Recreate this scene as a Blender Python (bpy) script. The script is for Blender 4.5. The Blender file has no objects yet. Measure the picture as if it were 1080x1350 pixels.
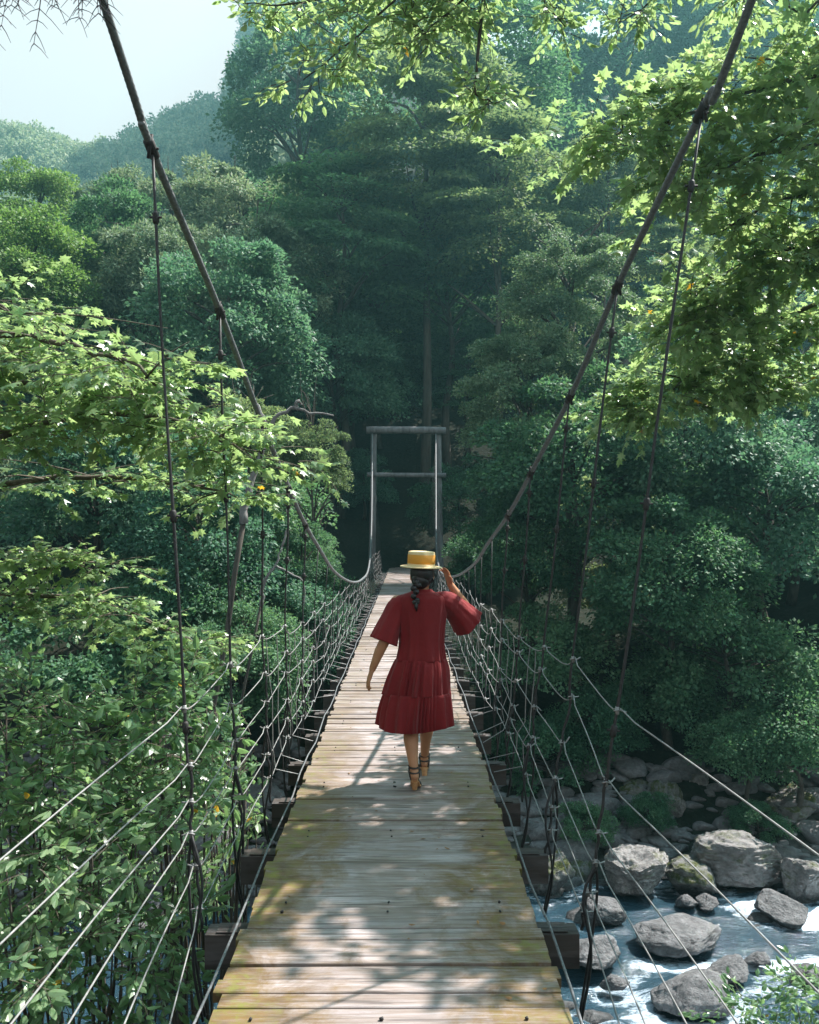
import bpy, bmesh, math, random
import numpy as np
from mathutils import Vector, Matrix
R = math.radians
rng = np.random.default_rng(7)
random.seed(7)
sc = bpy.context.scene
C = sc.collection

# ------------------------------------------------------------------ camera
F, H, VX, VY = 1150.0, 1.75, 533.0, 701.0      # focal length in photo pixels, eye height, where the deck vanishes
cd = bpy.data.cameras.new('camera'); cam = bpy.data.objects.new('camera', cd); C.objects.link(cam)
cd.sensor_fit = 'VERTICAL'; cd.sensor_height = 36; cd.lens = 36*F/1350
cd.clip_start = .05; cd.clip_end = 3000
cam.location = (0, 0, H)
cam.rotation_euler = (R(90) + math.atan((VY-675)/F), 0, -math.atan((540-VX)/F))
sc.camera = cam
CR = np.array(cam.rotation_euler.to_matrix())
def at(px, py, d):
    """the point at distance y = d seen at pixel (px, py) of the photograph"""
    v = CR @ np.array([(px-540)/F, -(py-675)/F, -1.0])
    return np.array([0, 0, H]) + v*(d/v[1])

# ------------------------------------------------------------------ light
SUN_EL, SUN_AZ = R(55), R(60)      # azimuth from +Y towards +X
sdir = Vector((math.cos(SUN_EL)*math.sin(SUN_AZ), math.cos(SUN_EL)*math.cos(SUN_AZ), math.sin(SUN_EL)))
w = bpy.data.worlds.new('World'); sc.world = w; w.use_nodes = True
nt = w.node_tree; nt.nodes.clear()
sky = nt.nodes.new('ShaderNodeTexSky'); sky.sky_type = 'NISHITA'; sky.sun_disc = False
sky.sun_elevation = SUN_EL; sky.sun_rotation = SUN_AZ; sky.air_density = 1.0; sky.dust_density = 1.2; sky.ozone_density = 1.0
bg = nt.nodes.new('ShaderNodeBackground'); bg.inputs[1].default_value = .05
out = nt.nodes.new('ShaderNodeOutputWorld')
tcw = nt.nodes.new('ShaderNodeTexCoord'); sxw = nt.nodes.new('ShaderNodeSeparateXYZ'); nt.links.new(tcw.outputs['Generated'], sxw.inputs[0])
mr = nt.nodes.new('ShaderNodeMapRange'); mr.interpolation_type = 'SMOOTHSTEP'; nt.links.new(sxw.outputs[2], mr.inputs[0])
mr.inputs[1].default_value = .55; mr.inputs[2].default_value = .85; mr.inputs[3].default_value = .9; mr.inputs[4].default_value = 0
mw = nt.nodes.new('ShaderNodeMix'); mw.data_type = 'RGBA'; nt.links.new(mr.outputs[0], mw.inputs[0]); nt.links.new(sky.outputs[0], mw.inputs[6]); mw.inputs[7].default_value = (7.9, 7.1, 7.05, 1)
nt.links.new(mw.outputs[2], bg.inputs[0]); nt.links.new(bg.outputs[0], out.inputs[0])
sl = bpy.data.lights.new('sun', 'SUN'); sl.energy = 5.0; sl.angle = R(.5); sl.color = (1, .935, .89)
so = bpy.data.objects.new('sun', sl); C.objects.link(so)
so.rotation_euler = sdir.to_track_quat('Z', 'Y').to_euler()
sc.view_settings.view_transform = 'Standard'; sc.view_settings.look = 'None'
sc.view_settings.exposure = 1.6; sc.view_settings.gamma = 1
sc.render.engine = 'CYCLES'
cy = sc.cycles
cy.max_bounces = 6; cy.diffuse_bounces = 3; cy.glossy_bounces = 2; cy.transmission_bounces = 4
cy.transparent_max_bounces = 6; cy.volume_bounces = 0
cy.use_denoising = True; cy.caustics_reflective = False; cy.caustics_refractive = False
try:
    cy.denoiser = 'OPENIMAGEDENOISE'; cy.denoising_input_passes = 'RGB_ALBEDO_NORMAL'
except Exception: pass
cy.sample_clamp_indirect = 4

# ------------------------------------------------------------------ node helpers
def new_mat(name):
    m = bpy.data.materials.new(name); m.use_nodes = True
    n = m.node_tree.nodes; n.clear()
    o = n.new('ShaderNodeOutputMaterial')
    return m, m.node_tree, o
def node(t, typ, **kw):
    n = t.nodes.new(typ)
    for k, v in kw.items():
        if k in n.inputs: 
            if hasattr(v, 'node'): t.links.new(v, n.inputs[k])
            else: n.inputs[k].default_value = v
        else: setattr(n, k, v)
    return n
def sock(t, i, v):
    if hasattr(v, 'node'): t.links.new(v, i)
    else: i.default_value = v
def noise(t, vec, scale, detail=4, rough=.6, dist=0):
    n = t.nodes.new('ShaderNodeTexNoise'); sock(t, n.inputs['Vector'], vec)
    n.inputs['Scale'].default_value = scale; n.inputs['Detail'].default_value = detail
    n.inputs['Roughness'].default_value = rough; n.inputs['Distortion'].default_value = dist
    return n.outputs['Fac']
def ramp(t, fac, stops):
    n = t.nodes.new('ShaderNodeValToRGB'); sock(t, n.inputs[0], fac)
    e = n.color_ramp.elements
    while len(e) < len(stops): e.new(.5)
    for i, (p, c) in enumerate(stops):
        e[i].position = p; e[i].color = (*c, 1) if hasattr(c, '__len__') else (c, c, c, 1)
    return n.outputs[0]
def mixc(t, fac, a, b, mode='MIX'):
    n = t.nodes.new('ShaderNodeMix'); n.data_type = 'RGBA'; n.blend_type = mode
    sock(t, n.inputs[0], fac); sock(t, n.inputs[6], a if hasattr(a, 'node') else (*a, 1)); sock(t, n.inputs[7], b if hasattr(b, 'node') else (*b, 1))
    return n.outputs[2]
def math_(t, op, a, b=0.0, clamp=False):
    n = t.nodes.new('ShaderNodeMath'); n.operation = op; n.use_clamp = clamp
    sock(t, n.inputs[0], a); sock(t, n.inputs[1], b); return n.outputs[0]
def mapping(t, vec, scale):
    n = t.nodes.new('ShaderNodeMapping'); sock(t, n.inputs['Vector'], vec); n.inputs['Scale'].default_value = scale
    return n.outputs[0]
def coords(t, k='Object'):
    return t.nodes.new('ShaderNodeTexCoord').outputs[k]
def attr(t, name):
    n = t.nodes.new('ShaderNodeAttribute'); n.attribute_name = name; return n.outputs['Fac']
def bump(t, h, strength, dist):
    n = t.nodes.new('ShaderNodeBump'); sock(t, n.inputs['Height'], h); n.inputs['Strength'].default_value = strength
    n.inputs['Distance'].default_value = dist; return n.outputs[0]
def principled(t, o, col, rough=.7, normal=None, metallic=0, spec=.5):
    p = t.nodes.new('ShaderNodeBsdfPrincipled')
    sock(t, p.inputs['Base Color'], col if hasattr(col, 'node') else (*col, 1)); sock(t, p.inputs['Roughness'], rough)
    p.inputs['Metallic'].default_value = metallic; p.inputs['Specular IOR Level'].default_value = spec
    if normal is not None: t.links.new(normal, p.inputs['Normal'])
    t.links.new(p.outputs[0], o.inputs[0])
    return p

def leaf_mat(name, dark, mid, light, trans, tfac=.4, rough=.45, odd=None, spec=.4, patch=.35):
    """leaf colour varies from leaf to leaf, from bough to bough and from tree to tree"""
    m, t, o = new_mat(name)
    v = attr(t, 'v')
    oi = t.nodes.new('ShaderNodeObjectInfo').outputs['Random']
    n = noise(t, coords(t), patch, 3)
    f = math_(t, 'ADD', math_(t, 'MULTIPLY', v, .45), math_(t, 'MULTIPLY', n, .55))
    f = math_(t, 'ADD', f, math_(t, 'MULTIPLY', math_(t, 'SUBTRACT', oi, .5), .35))
    c = ramp(t, f, [(.15, dark), (.5, mid), (.85, light)])
    tc = mixc(t, .5, trans, mixc(t, 1, c, (2.2, 2.2, 1.6), 'MULTIPLY'))
    if odd:
        g = math_(t, 'GREATER_THAN', v, odd[0])
        c = mixc(t, g, c, odd[1]); tc = mixc(t, g, tc, odd[1])
    p = t.nodes.new('ShaderNodeBsdfPrincipled'); t.links.new(c, p.inputs['Base Color'])
    p.inputs['Roughness'].default_value = rough; p.inputs['Specular IOR Level'].default_value = spec
    tr = t.nodes.new('ShaderNodeBsdfTranslucent'); t.links.new(tc, tr.inputs[0])
    mx = t.nodes.new('ShaderNodeMixShader'); mx.inputs[0].default_value = tfac
    t.links.new(p.outputs[0], mx.inputs[1]); t.links.new(tr.outputs[0], mx.inputs[2]); t.links.new(mx.outputs[0], o.inputs[0])
    return m
M = {}
M['maple'] = leaf_mat('maple_leaf', (.08, .15, .06), (.15, .25, .11), (.30, .37, .20), (.41, .50, .20), .52, .28, (.9985, (.75, .42, .03)), .7, .9)
M['shrub'] = leaf_mat('shrub_leaf', (.06, .13, .06), (.12, .21, .10), (.24, .33, .19), (.28, .45, .16), .44, .28, (.997, (.6, .35, .03)), .55, .9)
M['far_teal'] = leaf_mat('forest_leaf_blue_green', (.026, .078, .056), (.072, .165, .108), (.16, .27, .175), (.08, .20, .09), .4, .5, spec=.25)
M['far_green'] = leaf_mat('forest_leaf_green', (.026, .078, .048), (.068, .155, .086), (.15, .25, .14), (.11, .24, .07), .4, .5, spec=.2)
M['far_olive'] = leaf_mat('forest_leaf_olive', (.065, .11, .058), (.155, .215, .108), (.29, .36, .18), (.17, .23, .07), .42, .6, spec=.2)
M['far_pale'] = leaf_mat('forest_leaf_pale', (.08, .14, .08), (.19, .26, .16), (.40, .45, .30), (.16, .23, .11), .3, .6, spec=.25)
M['far_grey'] = leaf_mat('forest_leaf_grey_green', (.035, .08, .045), (.085, .15, .08), (.20, .27, .16), (.12, .2, .08), .3, .55, spec=.25)
M['far_yellow'] = leaf_mat('forest_leaf_yellow_green', (.05, .10, .03), (.11, .20, .055), (.19, .30, .09), (.16, .3, .05), .35, .55)

def bark_mat(name, a, b, sc_=6):
    m, t, o = new_mat(name); co = coords(t)
    n = noise(t, mapping(t, co, (1, 1, .25)), sc_, 6, .7)
    c = ramp(t, n, [(.3, a), (.7, b)])
    principled(t, o, c, .9, bump(t, n, .6, .02), spec=.2); return m
M['bark'] = bark_mat('bark', (.035, .03, .025), (.11, .095, .08))
M['twig'] = bark_mat('twig_bark', (.06, .05, .04), (.16, .14, .11), 30)
M['dead'] = bark_mat('bare_wood', (.09, .085, .08), (.28, .26, .25), 9)
M['dead_twig'] = bark_mat('bare_twig', (.03, .025, .035), (.08, .07, .08), 9)

def wood_mat(name, moss=True, dk=1.0):
    m, t, o = new_mat(name); co = coords(t); v = attr(t, 'v')
    off = t.nodes.new('ShaderNodeCombineXYZ'); sock(t, off.inputs[0], math_(t, 'MULTIPLY', v, 37.0))
    va = t.nodes.new('ShaderNodeVectorMath'); va.operation = 'ADD'; t.links.new(co, va.inputs[0]); t.links.new(off.outputs[0], va.inputs[1])
    g = noise(t, mapping(t, va.outputs[0], (1.6, 42, 10)), 1.6, 8, .65, .6)
    g2 = noise(t, mapping(t, va.outputs[0], (.9, 9, 4)), 2.2, 5, .6, 1.2)
    c = ramp(t, g, [(.32, (.06, .05, .05)), (.47, (.27, .225, .22)), (.7, (.46, .395, .385))])
    c = mixc(t, .5, c, ramp(t, v, [(0, (.25, .215, .205)), (.5, (.34, .30, .295)), (1, (.48, .42, .41))]))
    c = mixc(t, math_(t, 'MULTIPLY', ramp(t, g2, [(.42, 0.), (.58, 1.)]), .6), c, (.18, .13, .095))
    g3 = noise(t, mapping(t, va.outputs[0], (1.3, 20, 5)), 1.5, 3, .5, .8)
    c = mixc(t, math_(t, 'MULTIPLY', ramp(t, g3, [(.56, 0.), (.62, 1.)]), .6), c, (.06, .05, .048))
    damp = noise(t, mapping(t, co, (1.4, .8, 1)), .9, 5, .65, .5)
    c = mixc(t, math_(t, 'MULTIPLY', ramp(t, damp, [(.46, 0.), (.60, 1.)]), .45), c, (.16, .115, .075))
    if moss:
        sx = t.nodes.new('ShaderNodeSeparateXYZ'); t.links.new(co, sx.inputs[0])
        ax = math_(t, 'ABSOLUTE', math_(t, 'ADD', sx.outputs[0], .055))
        big = noise(t, mapping(t, co, (1.5, 1.1, 1)), 1.7, 6, .72, .6)
        e = math_(t, 'ADD', math_(t, 'MULTIPLY', ax, 1.25), math_(t, 'MULTIPLY', math_(t, 'SUBTRACT', big, .5), 2.0))
        near = ramp(t, math_(t, 'DIVIDE', sx.outputs[1], 20.0), [(.25, 1.), (.40, .3), (1, .12)])
        f1 = math_(t, 'MULTIPLY', ramp(t, e, [(.30, 0.), (.62, 1.)]), near)
        fine = noise(t, mapping(t, co, (3, 22, 1)), 3, 6, .7)
        f1 = math_(t, 'MULTIPLY', f1, ramp(t, fine, [(.30, .25), (.55, 1.)]))
        c = mixc(t, math_(t, 'MULTIPLY', f1, .9), c, ramp(t, noise(t, co, 6, 4), [(.35, (.085, .046, .014)), (.6, (.16, .095, .024))]))
        f2 = math_(t, 'MULTIPLY', ramp(t, e, [(.56, 0.), (.86, 1.)]), near)
        f2 = math_(t, 'MULTIPLY', f2, ramp(t, noise(t, co, 14, 5, .7), [(.45, 0.), (.62, 1.)]))
        c = mixc(t, math_(t, 'MULTIPLY', f2, .75), c, (.15, .16, .025))
        # dark rot and worn spots
        f3 = ramp(t, noise(t, mapping(t, co, (2, 10, 1)), 4, 6, .75), [(.60, 0.), (.72, 1.)])
        c = mixc(t, math_(t, 'MULTIPLY', f3, .5), c, (.06, .05, .045))
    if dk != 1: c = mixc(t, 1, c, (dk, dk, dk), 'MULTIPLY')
    nm = bump(t, g, .55, .006)
    principled(t, o, c, ramp(t, g, [(.3, .75), (.8, .5)]), nm, spec=.35)
    return m
M['deck'] = wood_mat('weathered_planks')
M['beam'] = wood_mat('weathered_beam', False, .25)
M['post'] = bark_mat('grey_post_timber', (.09, .085, .09), (.25, .24, .245), 5)
def simple(name, col, rough=.6, metallic=0, ns=0, amt=.3, spec=.5, bumpd=0):
    m, t, o = new_mat(name)
    if ns:
        n = noise(t, coords(t), ns, 5, .65)
        lo = tuple(c*(1-amt) for c in col); hi = tuple(min(1, c*(1+amt)) for c in col)
        c = ramp(t, n, [(.3, lo), (.7, hi)])
        nm = bump(t, n, .5, bumpd) if bumpd else None
        principled(t, o, c, rough, nm, metallic, spec)
    else: principled(t, o, col, rough, None, metallic, spec)
    return m
M['cable'] = simple('wire_rope', (.145, .15, .155), .6, .35, 60, .45)
M['wire'] = simple('galvanised_wire', (.25, .245, .24), .5, .3, 25, .3)
M['hanger'] = simple('tarred_hanger_wire', (.028, .027, .028), .6, .2, 40, .5)
M['clamp'] = simple('rusty_clamp', (.025, .022, .022), .7, .2, 50, .4)
M['skin'] = simple('skin', (.43, .20, .105), .5, 0, 9, .1, .4)
M['hair'] = simple('black_hair', (.012, .010, .011), .38, 0, 80, .4, .5, .002)
M['sandal'] = simple('dark_leather', (.03, .022, .02), .45, 0, 40, .2)
M['sole'] = simple('cork_sole', (.45, .22, .09), .6, 0, 60, .2)
M['eye_white'] = simple('eye_white', (.75, .75, .73), .2); M['lip'] = simple('lip', (.45, .12, .1), .4)
def straw(a, b):
    m, t, o = new_mat('straw'); co = coords(t)
    wv = t.nodes.new('ShaderNodeTexWave'); sock(t, wv.inputs['Vector'], mapping(t, co, (1, 1, 1))); wv.bands_direction = 'Z'
    wv.inputs['Scale'].default_value = 45; wv.inputs['Distortion'].default_value = 2.0; wv.inputs['Detail'].default_value = 3
    c = mixc(t, wv.outputs[0], a, b)
    principled(t, o, c, .6, bump(t, wv.outputs[0], .5, .003), spec=.3); return m
M['straw'] = straw((.66, .47, .22), (.86, .68, .40)); M['straw_side'] = straw((.62, .25, .03), (.84, .40, .06))  # sunlight on brim and rim is put into the pale straw colour
def cloth():
    m, t, o = new_mat('red_cotton'); co = coords(t)
    n = noise(t, co, 140, 3, .6); n2 = noise(t, co, 7, 4, .6)
    c = mixc(t, n2, (.185, .014, .018), (.30, .026, .028))
    p = t.nodes.new('ShaderNodeBsdfPrincipled'); t.links.new(c, p.inputs['Base Color']); p.inputs['Roughness'].default_value = .75
    p.inputs['Specular IOR Level'].default_value = .25; p.inputs['Sheen Weight'].default_value = .15
    cr = noise(t, mapping(t, co, (1, 1, .6)), 11, 5, .6, 1.0)
    t.links.new(bump(t, math_(t, 'ADD', math_(t, 'MULTIPLY', n, .06), cr), .55, .03), p.inputs['Normal'])
    tr = t.nodes.new('ShaderNodeBsdfTranslucent'); tr.inputs[0].default_value = (.75, .04, .07, 1)
    mx = t.nodes.new('ShaderNodeMixShader'); mx.inputs[0].default_value = .28
    t.links.new(p.outputs[0], mx.inputs[1]); t.links.new(tr.outputs[0], mx.inputs[2]); t.links.new(mx.outputs[0], o.inputs[0])
    return m
M['dress'] = cloth()
def rock_mat(name, lo, hi, moss=.5):
    m, t, o = new_mat(name); co = coords(t, 'Object')
    n = noise(t, co, 1.3, 9, .68, .3); n2 = noise(t, co, 7, 6, .7)
    vo = t.nodes.new('ShaderNodeTexVoronoi'); vo.feature = 'DISTANCE_TO_EDGE'; vo.inputs['Scale'].default_value = 1.4
    sock(t, vo.inputs['Vector'], mixc(t, .25, co, t.nodes[-1].outputs[0] if False else co))
    c = ramp(t, n, [(.3, lo), (.7, hi)])
    c = mixc(t, ramp(t, n2, [(.35, .55), (.6, 0.)]), c, tuple(x*.35 for x in lo))
    ge = t.nodes.new('ShaderNodeNewGeometry'); sz = t.nodes.new('ShaderNodeSeparateXYZ'); t.links.new(ge.outputs['Normal'], sz.inputs[0])

    mo = math_(t, 'MULTIPLY', ramp(t, noise(t, co, 2.2, 6, .7), [(.62-.25*moss, 0.), (.72-.2*moss, 1.)]), ramp(t, sz.outputs[2], [(.0, .15), (.5, 1.)]))
    c = mixc(t, math_(t, 'MULTIPLY', mo, min(1, moss*1.5)), c, ramp(t, n2, [(.3, (.03, .045, .012)), (.7, (.10, .11, .025))]))
    sp_ = t.nodes.new('ShaderNodeSeparateXYZ'); t.links.new(ge.outputs['Position'], sp_.inputs[0])
    wet = math_(t, 'ADD', math_(t, 'SUBTRACT', sp_.outputs[2], -6.5), math_(t, 'MULTIPLY', math_(t, 'SUBTRACT', n2, .5), .25))
    wet = ramp(t, wet, [(.08, .75), (.22, 0.)])
    c = mixc(t, wet, c, (.025, .026, .026))
    h = math_(t, 'ADD', n, math_(t, 'MULTIPLY', n2, .4))
    principled(t, o, c, math_(t, 'SUBTRACT', .8, math_(t, 'MULTIPLY', wet, .65)), bump(t, h, 1.0, .16), spec=.35); return m
M['rock'] = rock_mat('river_rock', (.10, .10, .102), (.27, .265, .27), .18)
M['rock_pale'] = rock_mat('pale_bank_rock', (.13, .125, .12), (.42, .395, .385), .5)
M['rock_moss'] = rock_mat('mossy_rock', (.13, .13, .13), (.32, .31, .30), .8)

# ------------------------------------------------------------------ mesh helpers
def mesh_np(name, V, Fa, att=None, smooth=False):
    """V (n,3); Fa (m,k) faces of equal size, or a list of such arrays"""
    Fs = Fa if isinstance(Fa, list) else [Fa]
    me = bpy.data.meshes.new(name)
    V = np.asarray(V, dtype=np.float32)
    me.vertices.add(len(V)); me.vertices.foreach_set('co', V.ravel())
    loops = np.concatenate([f.ravel() for f in Fs]).astype(np.int32)
    sizes = np.concatenate([np.full(len(f), f.shape[1], np.int32) for f in Fs])
    starts = np.concatenate([[0], np.cumsum(sizes)[:-1]]).astype(np.int32)
    me.loops.add(len(loops)); me.loops.foreach_set('vertex_index', loops)
    me.polygons.add(len(sizes)); me.polygons.foreach_set('loop_start', starts)
    try: me.polygons.foreach_set('loop_total', sizes)
    except Exception: pass
    me.update(calc_edges=True)
    if att is not None:
        for k, a in att.items():
            dom = 'FACE' if len(a) == len(sizes) else 'POINT'
            at_ = me.attributes.new(k, 'FLOAT', dom); at_.data.foreach_set('value', np.asarray(a, np.float32))
    me.polygons.foreach_set('use_smooth', np.full(len(sizes), smooth))
    me.validate(); return me
def obj(name, me, mat, parent=None, **tags):
    o = bpy.data.objects.new(name, me); C.objects.link(o)
    if mat is not None and not me.materials: me.materials.append(mat)
    if parent is not None: o.parent = parent
    for k, v in tags.items(): o[k] = v
    return o
def empty(name, loc, label, cat, group=None):
    o = bpy.data.objects.new(name, None); C.objects.link(o); o.location = loc; o.empty_display_size = .3
    o['label'] = label; o['category'] = cat
    if group: o['group'] = group
    return o
def tag(o, label, cat, group=None):
    o['label'] = label; o['category'] = cat
    if group: o['group'] = group
    return o
class MB:
    """collects pieces into one mesh"""
    def __init__(s): s.V = []; s.F = {}; s.n = 0; s.val = {}
    def add(s, V, Fa, v=.5):
        V = np.asarray(V, float); Fa = np.asarray(Fa, int)
        k = Fa.shape[1]
        s.F.setdefault(k, []).append(Fa + s.n); s.val.setdefault(k, []).append(np.full(len(Fa), v) if np.isscalar(v) else v)
        s.V.append(V); s.n += len(V)
    def box(s, c, d, v=.5, rot=None):
        P = np.array([[x, y, z] for x in (-.5, .5) for y in (-.5, .5) for z in (-.5, .5)])*np.array(d)
        if rot is not None: P = P @ np.array(rot).T
        s.add(P + np.array(c), [[0, 1, 3, 2], [4, 6, 7, 5], [0, 4, 5, 1], [2, 3, 7, 6], [0, 2, 6, 4], [1, 5, 7, 3]], v)
    def tube(s, P, r, n=6, v=.5, lobes=None, cap=True):
        P = np.asarray(P, float); m = len(P); r = np.broadcast_to(np.asarray(r, float), (m,))
        T = np.gradient(P, axis=0); T /= np.linalg.norm(T, axis=1)[:, None]+1e-9
        up = np.array([0, 0, 1.]) if abs(T[0][2]) < .8 else np.array([1., 0, 0])
        N = np.zeros_like(T); a = np.cross(T[0], up); a /= np.linalg.norm(a); N[0] = a
        for i in range(1, m):
            a = N[i-1]-T[i]*N[i-1].dot(T[i]); N[i] = a/(np.linalg.norm(a)+1e-9)
        B = np.cross(T, N); th = np.arange(n)*2*math.pi/n
        rr = r[:, None]*np.ones((1, n))
        if lobes:
            L = np.concatenate([[0], np.cumsum(np.linalg.norm(np.diff(P, axis=0), axis=1))])
            rr = rr*(1+lobes[1]*np.abs(np.cos(lobes[0]*.5*(th[None, :]+lobes[2]*L[:, None])))-lobes[1]*.5)
        V = P[:, None, :]+rr[..., None]*(np.cos(th)[None, :, None]*N[:, None, :]+np.sin(th)[None, :, None]*B[:, None, :])
        V = V.reshape(-1, 3)
        i = np.arange(m-1)[:, None]*n; j = np.arange(n)[None, :]; j2 = (j+1) % n
        Fa = np.stack([i+j, i+j2, i+n+j2, i+n+j], -1).reshape(-1, 4)
        s.add(V, Fa, v)
        if cap and n > 2:
            s.V.append(np.array([P[0], P[-1]])); c0, c1 = s.n, s.n+1; s.n += 2
            b = s.n-2-m*n
            f = [[c0, b+(k+1) % n, b+k] for k in range(n)]+[[c1, b+(m-1)*n+k, b+(m-1)*n+(k+1) % n] for k in range(n)]
            s.F.setdefault(3, []).append(np.array(f)); s.val.setdefault(3, []).append(np.full(len(f), v))
    def ellipsoid(s, c, r, n=12, m=8, v=.5, rot=None):
        V = []; 
        for i in range(m+1):
            a = math.pi*i/m
            for j in range(n):
                b = 2*math.pi*j/n; V.append([math.sin(a)*math.cos(b), math.sin(a)*math.sin(b), math.cos(a)])
        V = np.array(V)*np.array(r)
        if rot is not None: V = V @ np.array(rot).T
        Fa = [[i*n+j, (i+1)*n+j, (i+1)*n+(j+1) % n, i*n+(j+1) % n] for i in range(m) for j in range(n)]
        s.add(V+np.array(c), Fa, v)
    def mesh(s, name, smooth=False):
        ks = sorted(s.F)
        return mesh_np(name, np.concatenate(s.V), [np.concatenate(s.F[k]) for k in ks],
                       {'v': np.concatenate([np.concatenate(s.val[k]) for k in ks])}, smooth)
def smoothstep(a, b, x):
    t = np.clip((np.asarray(x, float)-a)/(b-a), 0, 1); return t*t*(3-2*t)
def _hash(ix, iy, iz):
    h = (ix.astype(np.int64)*374761393 + iy.astype(np.int64)*668265263 + iz.astype(np.int64)*2147483647) & 0xffffffff
    h = ((h ^ (h >> 13))*1274126177) & 0xffffffff
    return ((h ^ (h >> 16)) & 0xffff)/65535.0
def vnoise(x, y, z=0.):
    x, y, z = np.broadcast_arrays(np.asarray(x, float), np.asarray(y, float), np.asarray(z, float))
    ix, iy, iz = np.floor(x), np.floor(y), np.floor(z); fx, fy, fz = x-ix, y-iy, z-iz
    fx, fy, fz = [f*f*(3-2*f) for f in (fx, fy, fz)]
    r = 0
    for a in (0, 1):
        for b in (0, 1):
            for c in (0, 1):
                r = r+_hash(ix+a, iy+b, iz+c)*(fx if a else 1-fx)*(fy if b else 1-fy)*(fz if c else 1-fz)
    return r*2-1
def fbm(x, y, z=0., o=4):
    r = 0; a = 1; s = 1
    for k in range(o):
        r = r+a*vnoise(x*s+17.3*k, y*s+5.1*k, z*s+9.7*k); a *= .5; s *= 2.03
    return r/1.9
def spline(P, n):
    """smooth curve through the points P"""
    P = np.asarray(P, float); Q = np.vstack([2*P[0]-P[1], P, 2*P[-1]-P[-2]]); out = []
    segs = len(P)-1
    for t in np.linspace(0, segs-1e-6, n):
        i = int(t); u = t-i; a, b, c, d = Q[i], Q[i+1], Q[i+2], Q[i+3]
        out.append(.5*((2*b)+(-a+c)*u+(2*a-5*b+4*c-d)*u*u+(-a+3*b-3*c+d)*u**3))
    return np.array(out)

# ------------------------------------------------------------------ terrain
WATER = -6.5
def terrain(x, y):
    x = np.asarray(x, float); y = np.asarray(y, float)
    yr = y - 1.2*np.sin(x*.13) + .02*x                        # the river wanders a little
    prof = np.interp(yr, [-60, -8, -1, 1.5, 4, 6.5, 9, 11, 18.5, 20.3, 23, 26, 31, 37, 43],
                         [6, -.4, -.6, -1.6, -3.8, -5.2, -6.5, -7.3, -7.3, -6.4, -5.2, -3.6, -2.0, -.5, -.25])
    right = smoothstep(-5, 11, x+.19*y)
    hr = .78*np.clip(y-43, 0, None)
    hl = .36*np.clip(y-36, 0, 62) - .45*np.clip(y-104, 0, 40)
    far = smoothstep(135, 290, y)*(102+7*np.sin(x*.045+1)+5*np.sin(x*.083)+.34*np.clip(x+122, -60, 100))
    up = right*np.minimum(hr, 78)+(1-right)*hl+far*smoothstep(20, -60, x)
    up = up + right*.35*np.clip(x-12, 0, 60)*smoothstep(16, 30, y)
    up = up + (1-right)*.22*np.clip(-x-14, 0, 40)*smoothstep(16, 30, y)
    z = prof+up
    n = fbm(x*.12, y*.12)*.9*smoothstep(6, 30, np.abs(x)+np.abs(y-14)*.5) + fbm(x*.6, y*.6)*.25
    z = z+n*smoothstep(1.6, 4, np.abs(x)+np.clip(30-y, 0, 4))+fbm(x*.03, y*.03)*3*smoothstep(50, 100, y)
    return z
def tz(x, y): return float(terrain(x, y))
def grid(xs, ys, zf):
    X, Y = np.meshgrid(xs, ys); Z = zf(X, Y); V = np.stack([X, Y, Z], -1).reshape(-1, 3)
    n, m = len(xs), len(ys); i = np.arange(m-1)[:, None]*n; j = np.arange(n-1)[None, :]
    return V, np.stack([i+j, i+j+1, i+n+j+1, i+n+j], -1).reshape(-1, 4)
xs = np.sinh(np.linspace(-4.2, 4.2, 330))/math.sinh(4.2)*450
ys = np.concatenate([np.linspace(-50, -4, 20), np.linspace(-3.6, 45, 190), 45+(np.sinh(np.linspace(.02, 3.2, 170))/math.sinh(3.2))*520])
V, Fa = grid(xs, ys, terrain)
def ground_mat():
    m, t, o = new_mat('forest_floor'); co = coords(t)
    n = noise(t, co, .8, 8, .7); n2 = noise(t, co, 6, 6, .7)
    c = ramp(t, n, [(.3, (.006, .010, .006)), (.5, (.011, .017, .009)), (.7, (.020, .020, .013))])
    c = mixc(t, ramp(t, n2, [(.5, 0.), (.7, .6)]), c, (.045, .042, .036))
    sz = t.nodes.new('ShaderNodeSeparateXYZ'); t.links.new(co, sz.inputs[0])
    bank = ramp(t, math_(t, 'ADD', math_(t, 'DIVIDE', math_(t, 'SUBTRACT', -2.0, sz.outputs[2]), 5.0), math_(t, 'MULTIPLY', math_(t, 'SUBTRACT', n, .5), .9)), [(.72, 0.), (.95, 1.)])
    c = mixc(t, bank, c, ramp(t, n2, [(.3, (.03, .03, .028)), (.65, (.13, .125, .12))]))
    principled(t, o, c, .95, bump(t, n2, .8, .08), spec=.15); return m
g = obj('ground', mesh_np('ground', V, Fa, smooth=True), ground_mat()); g['kind'] = 'structure'

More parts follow.
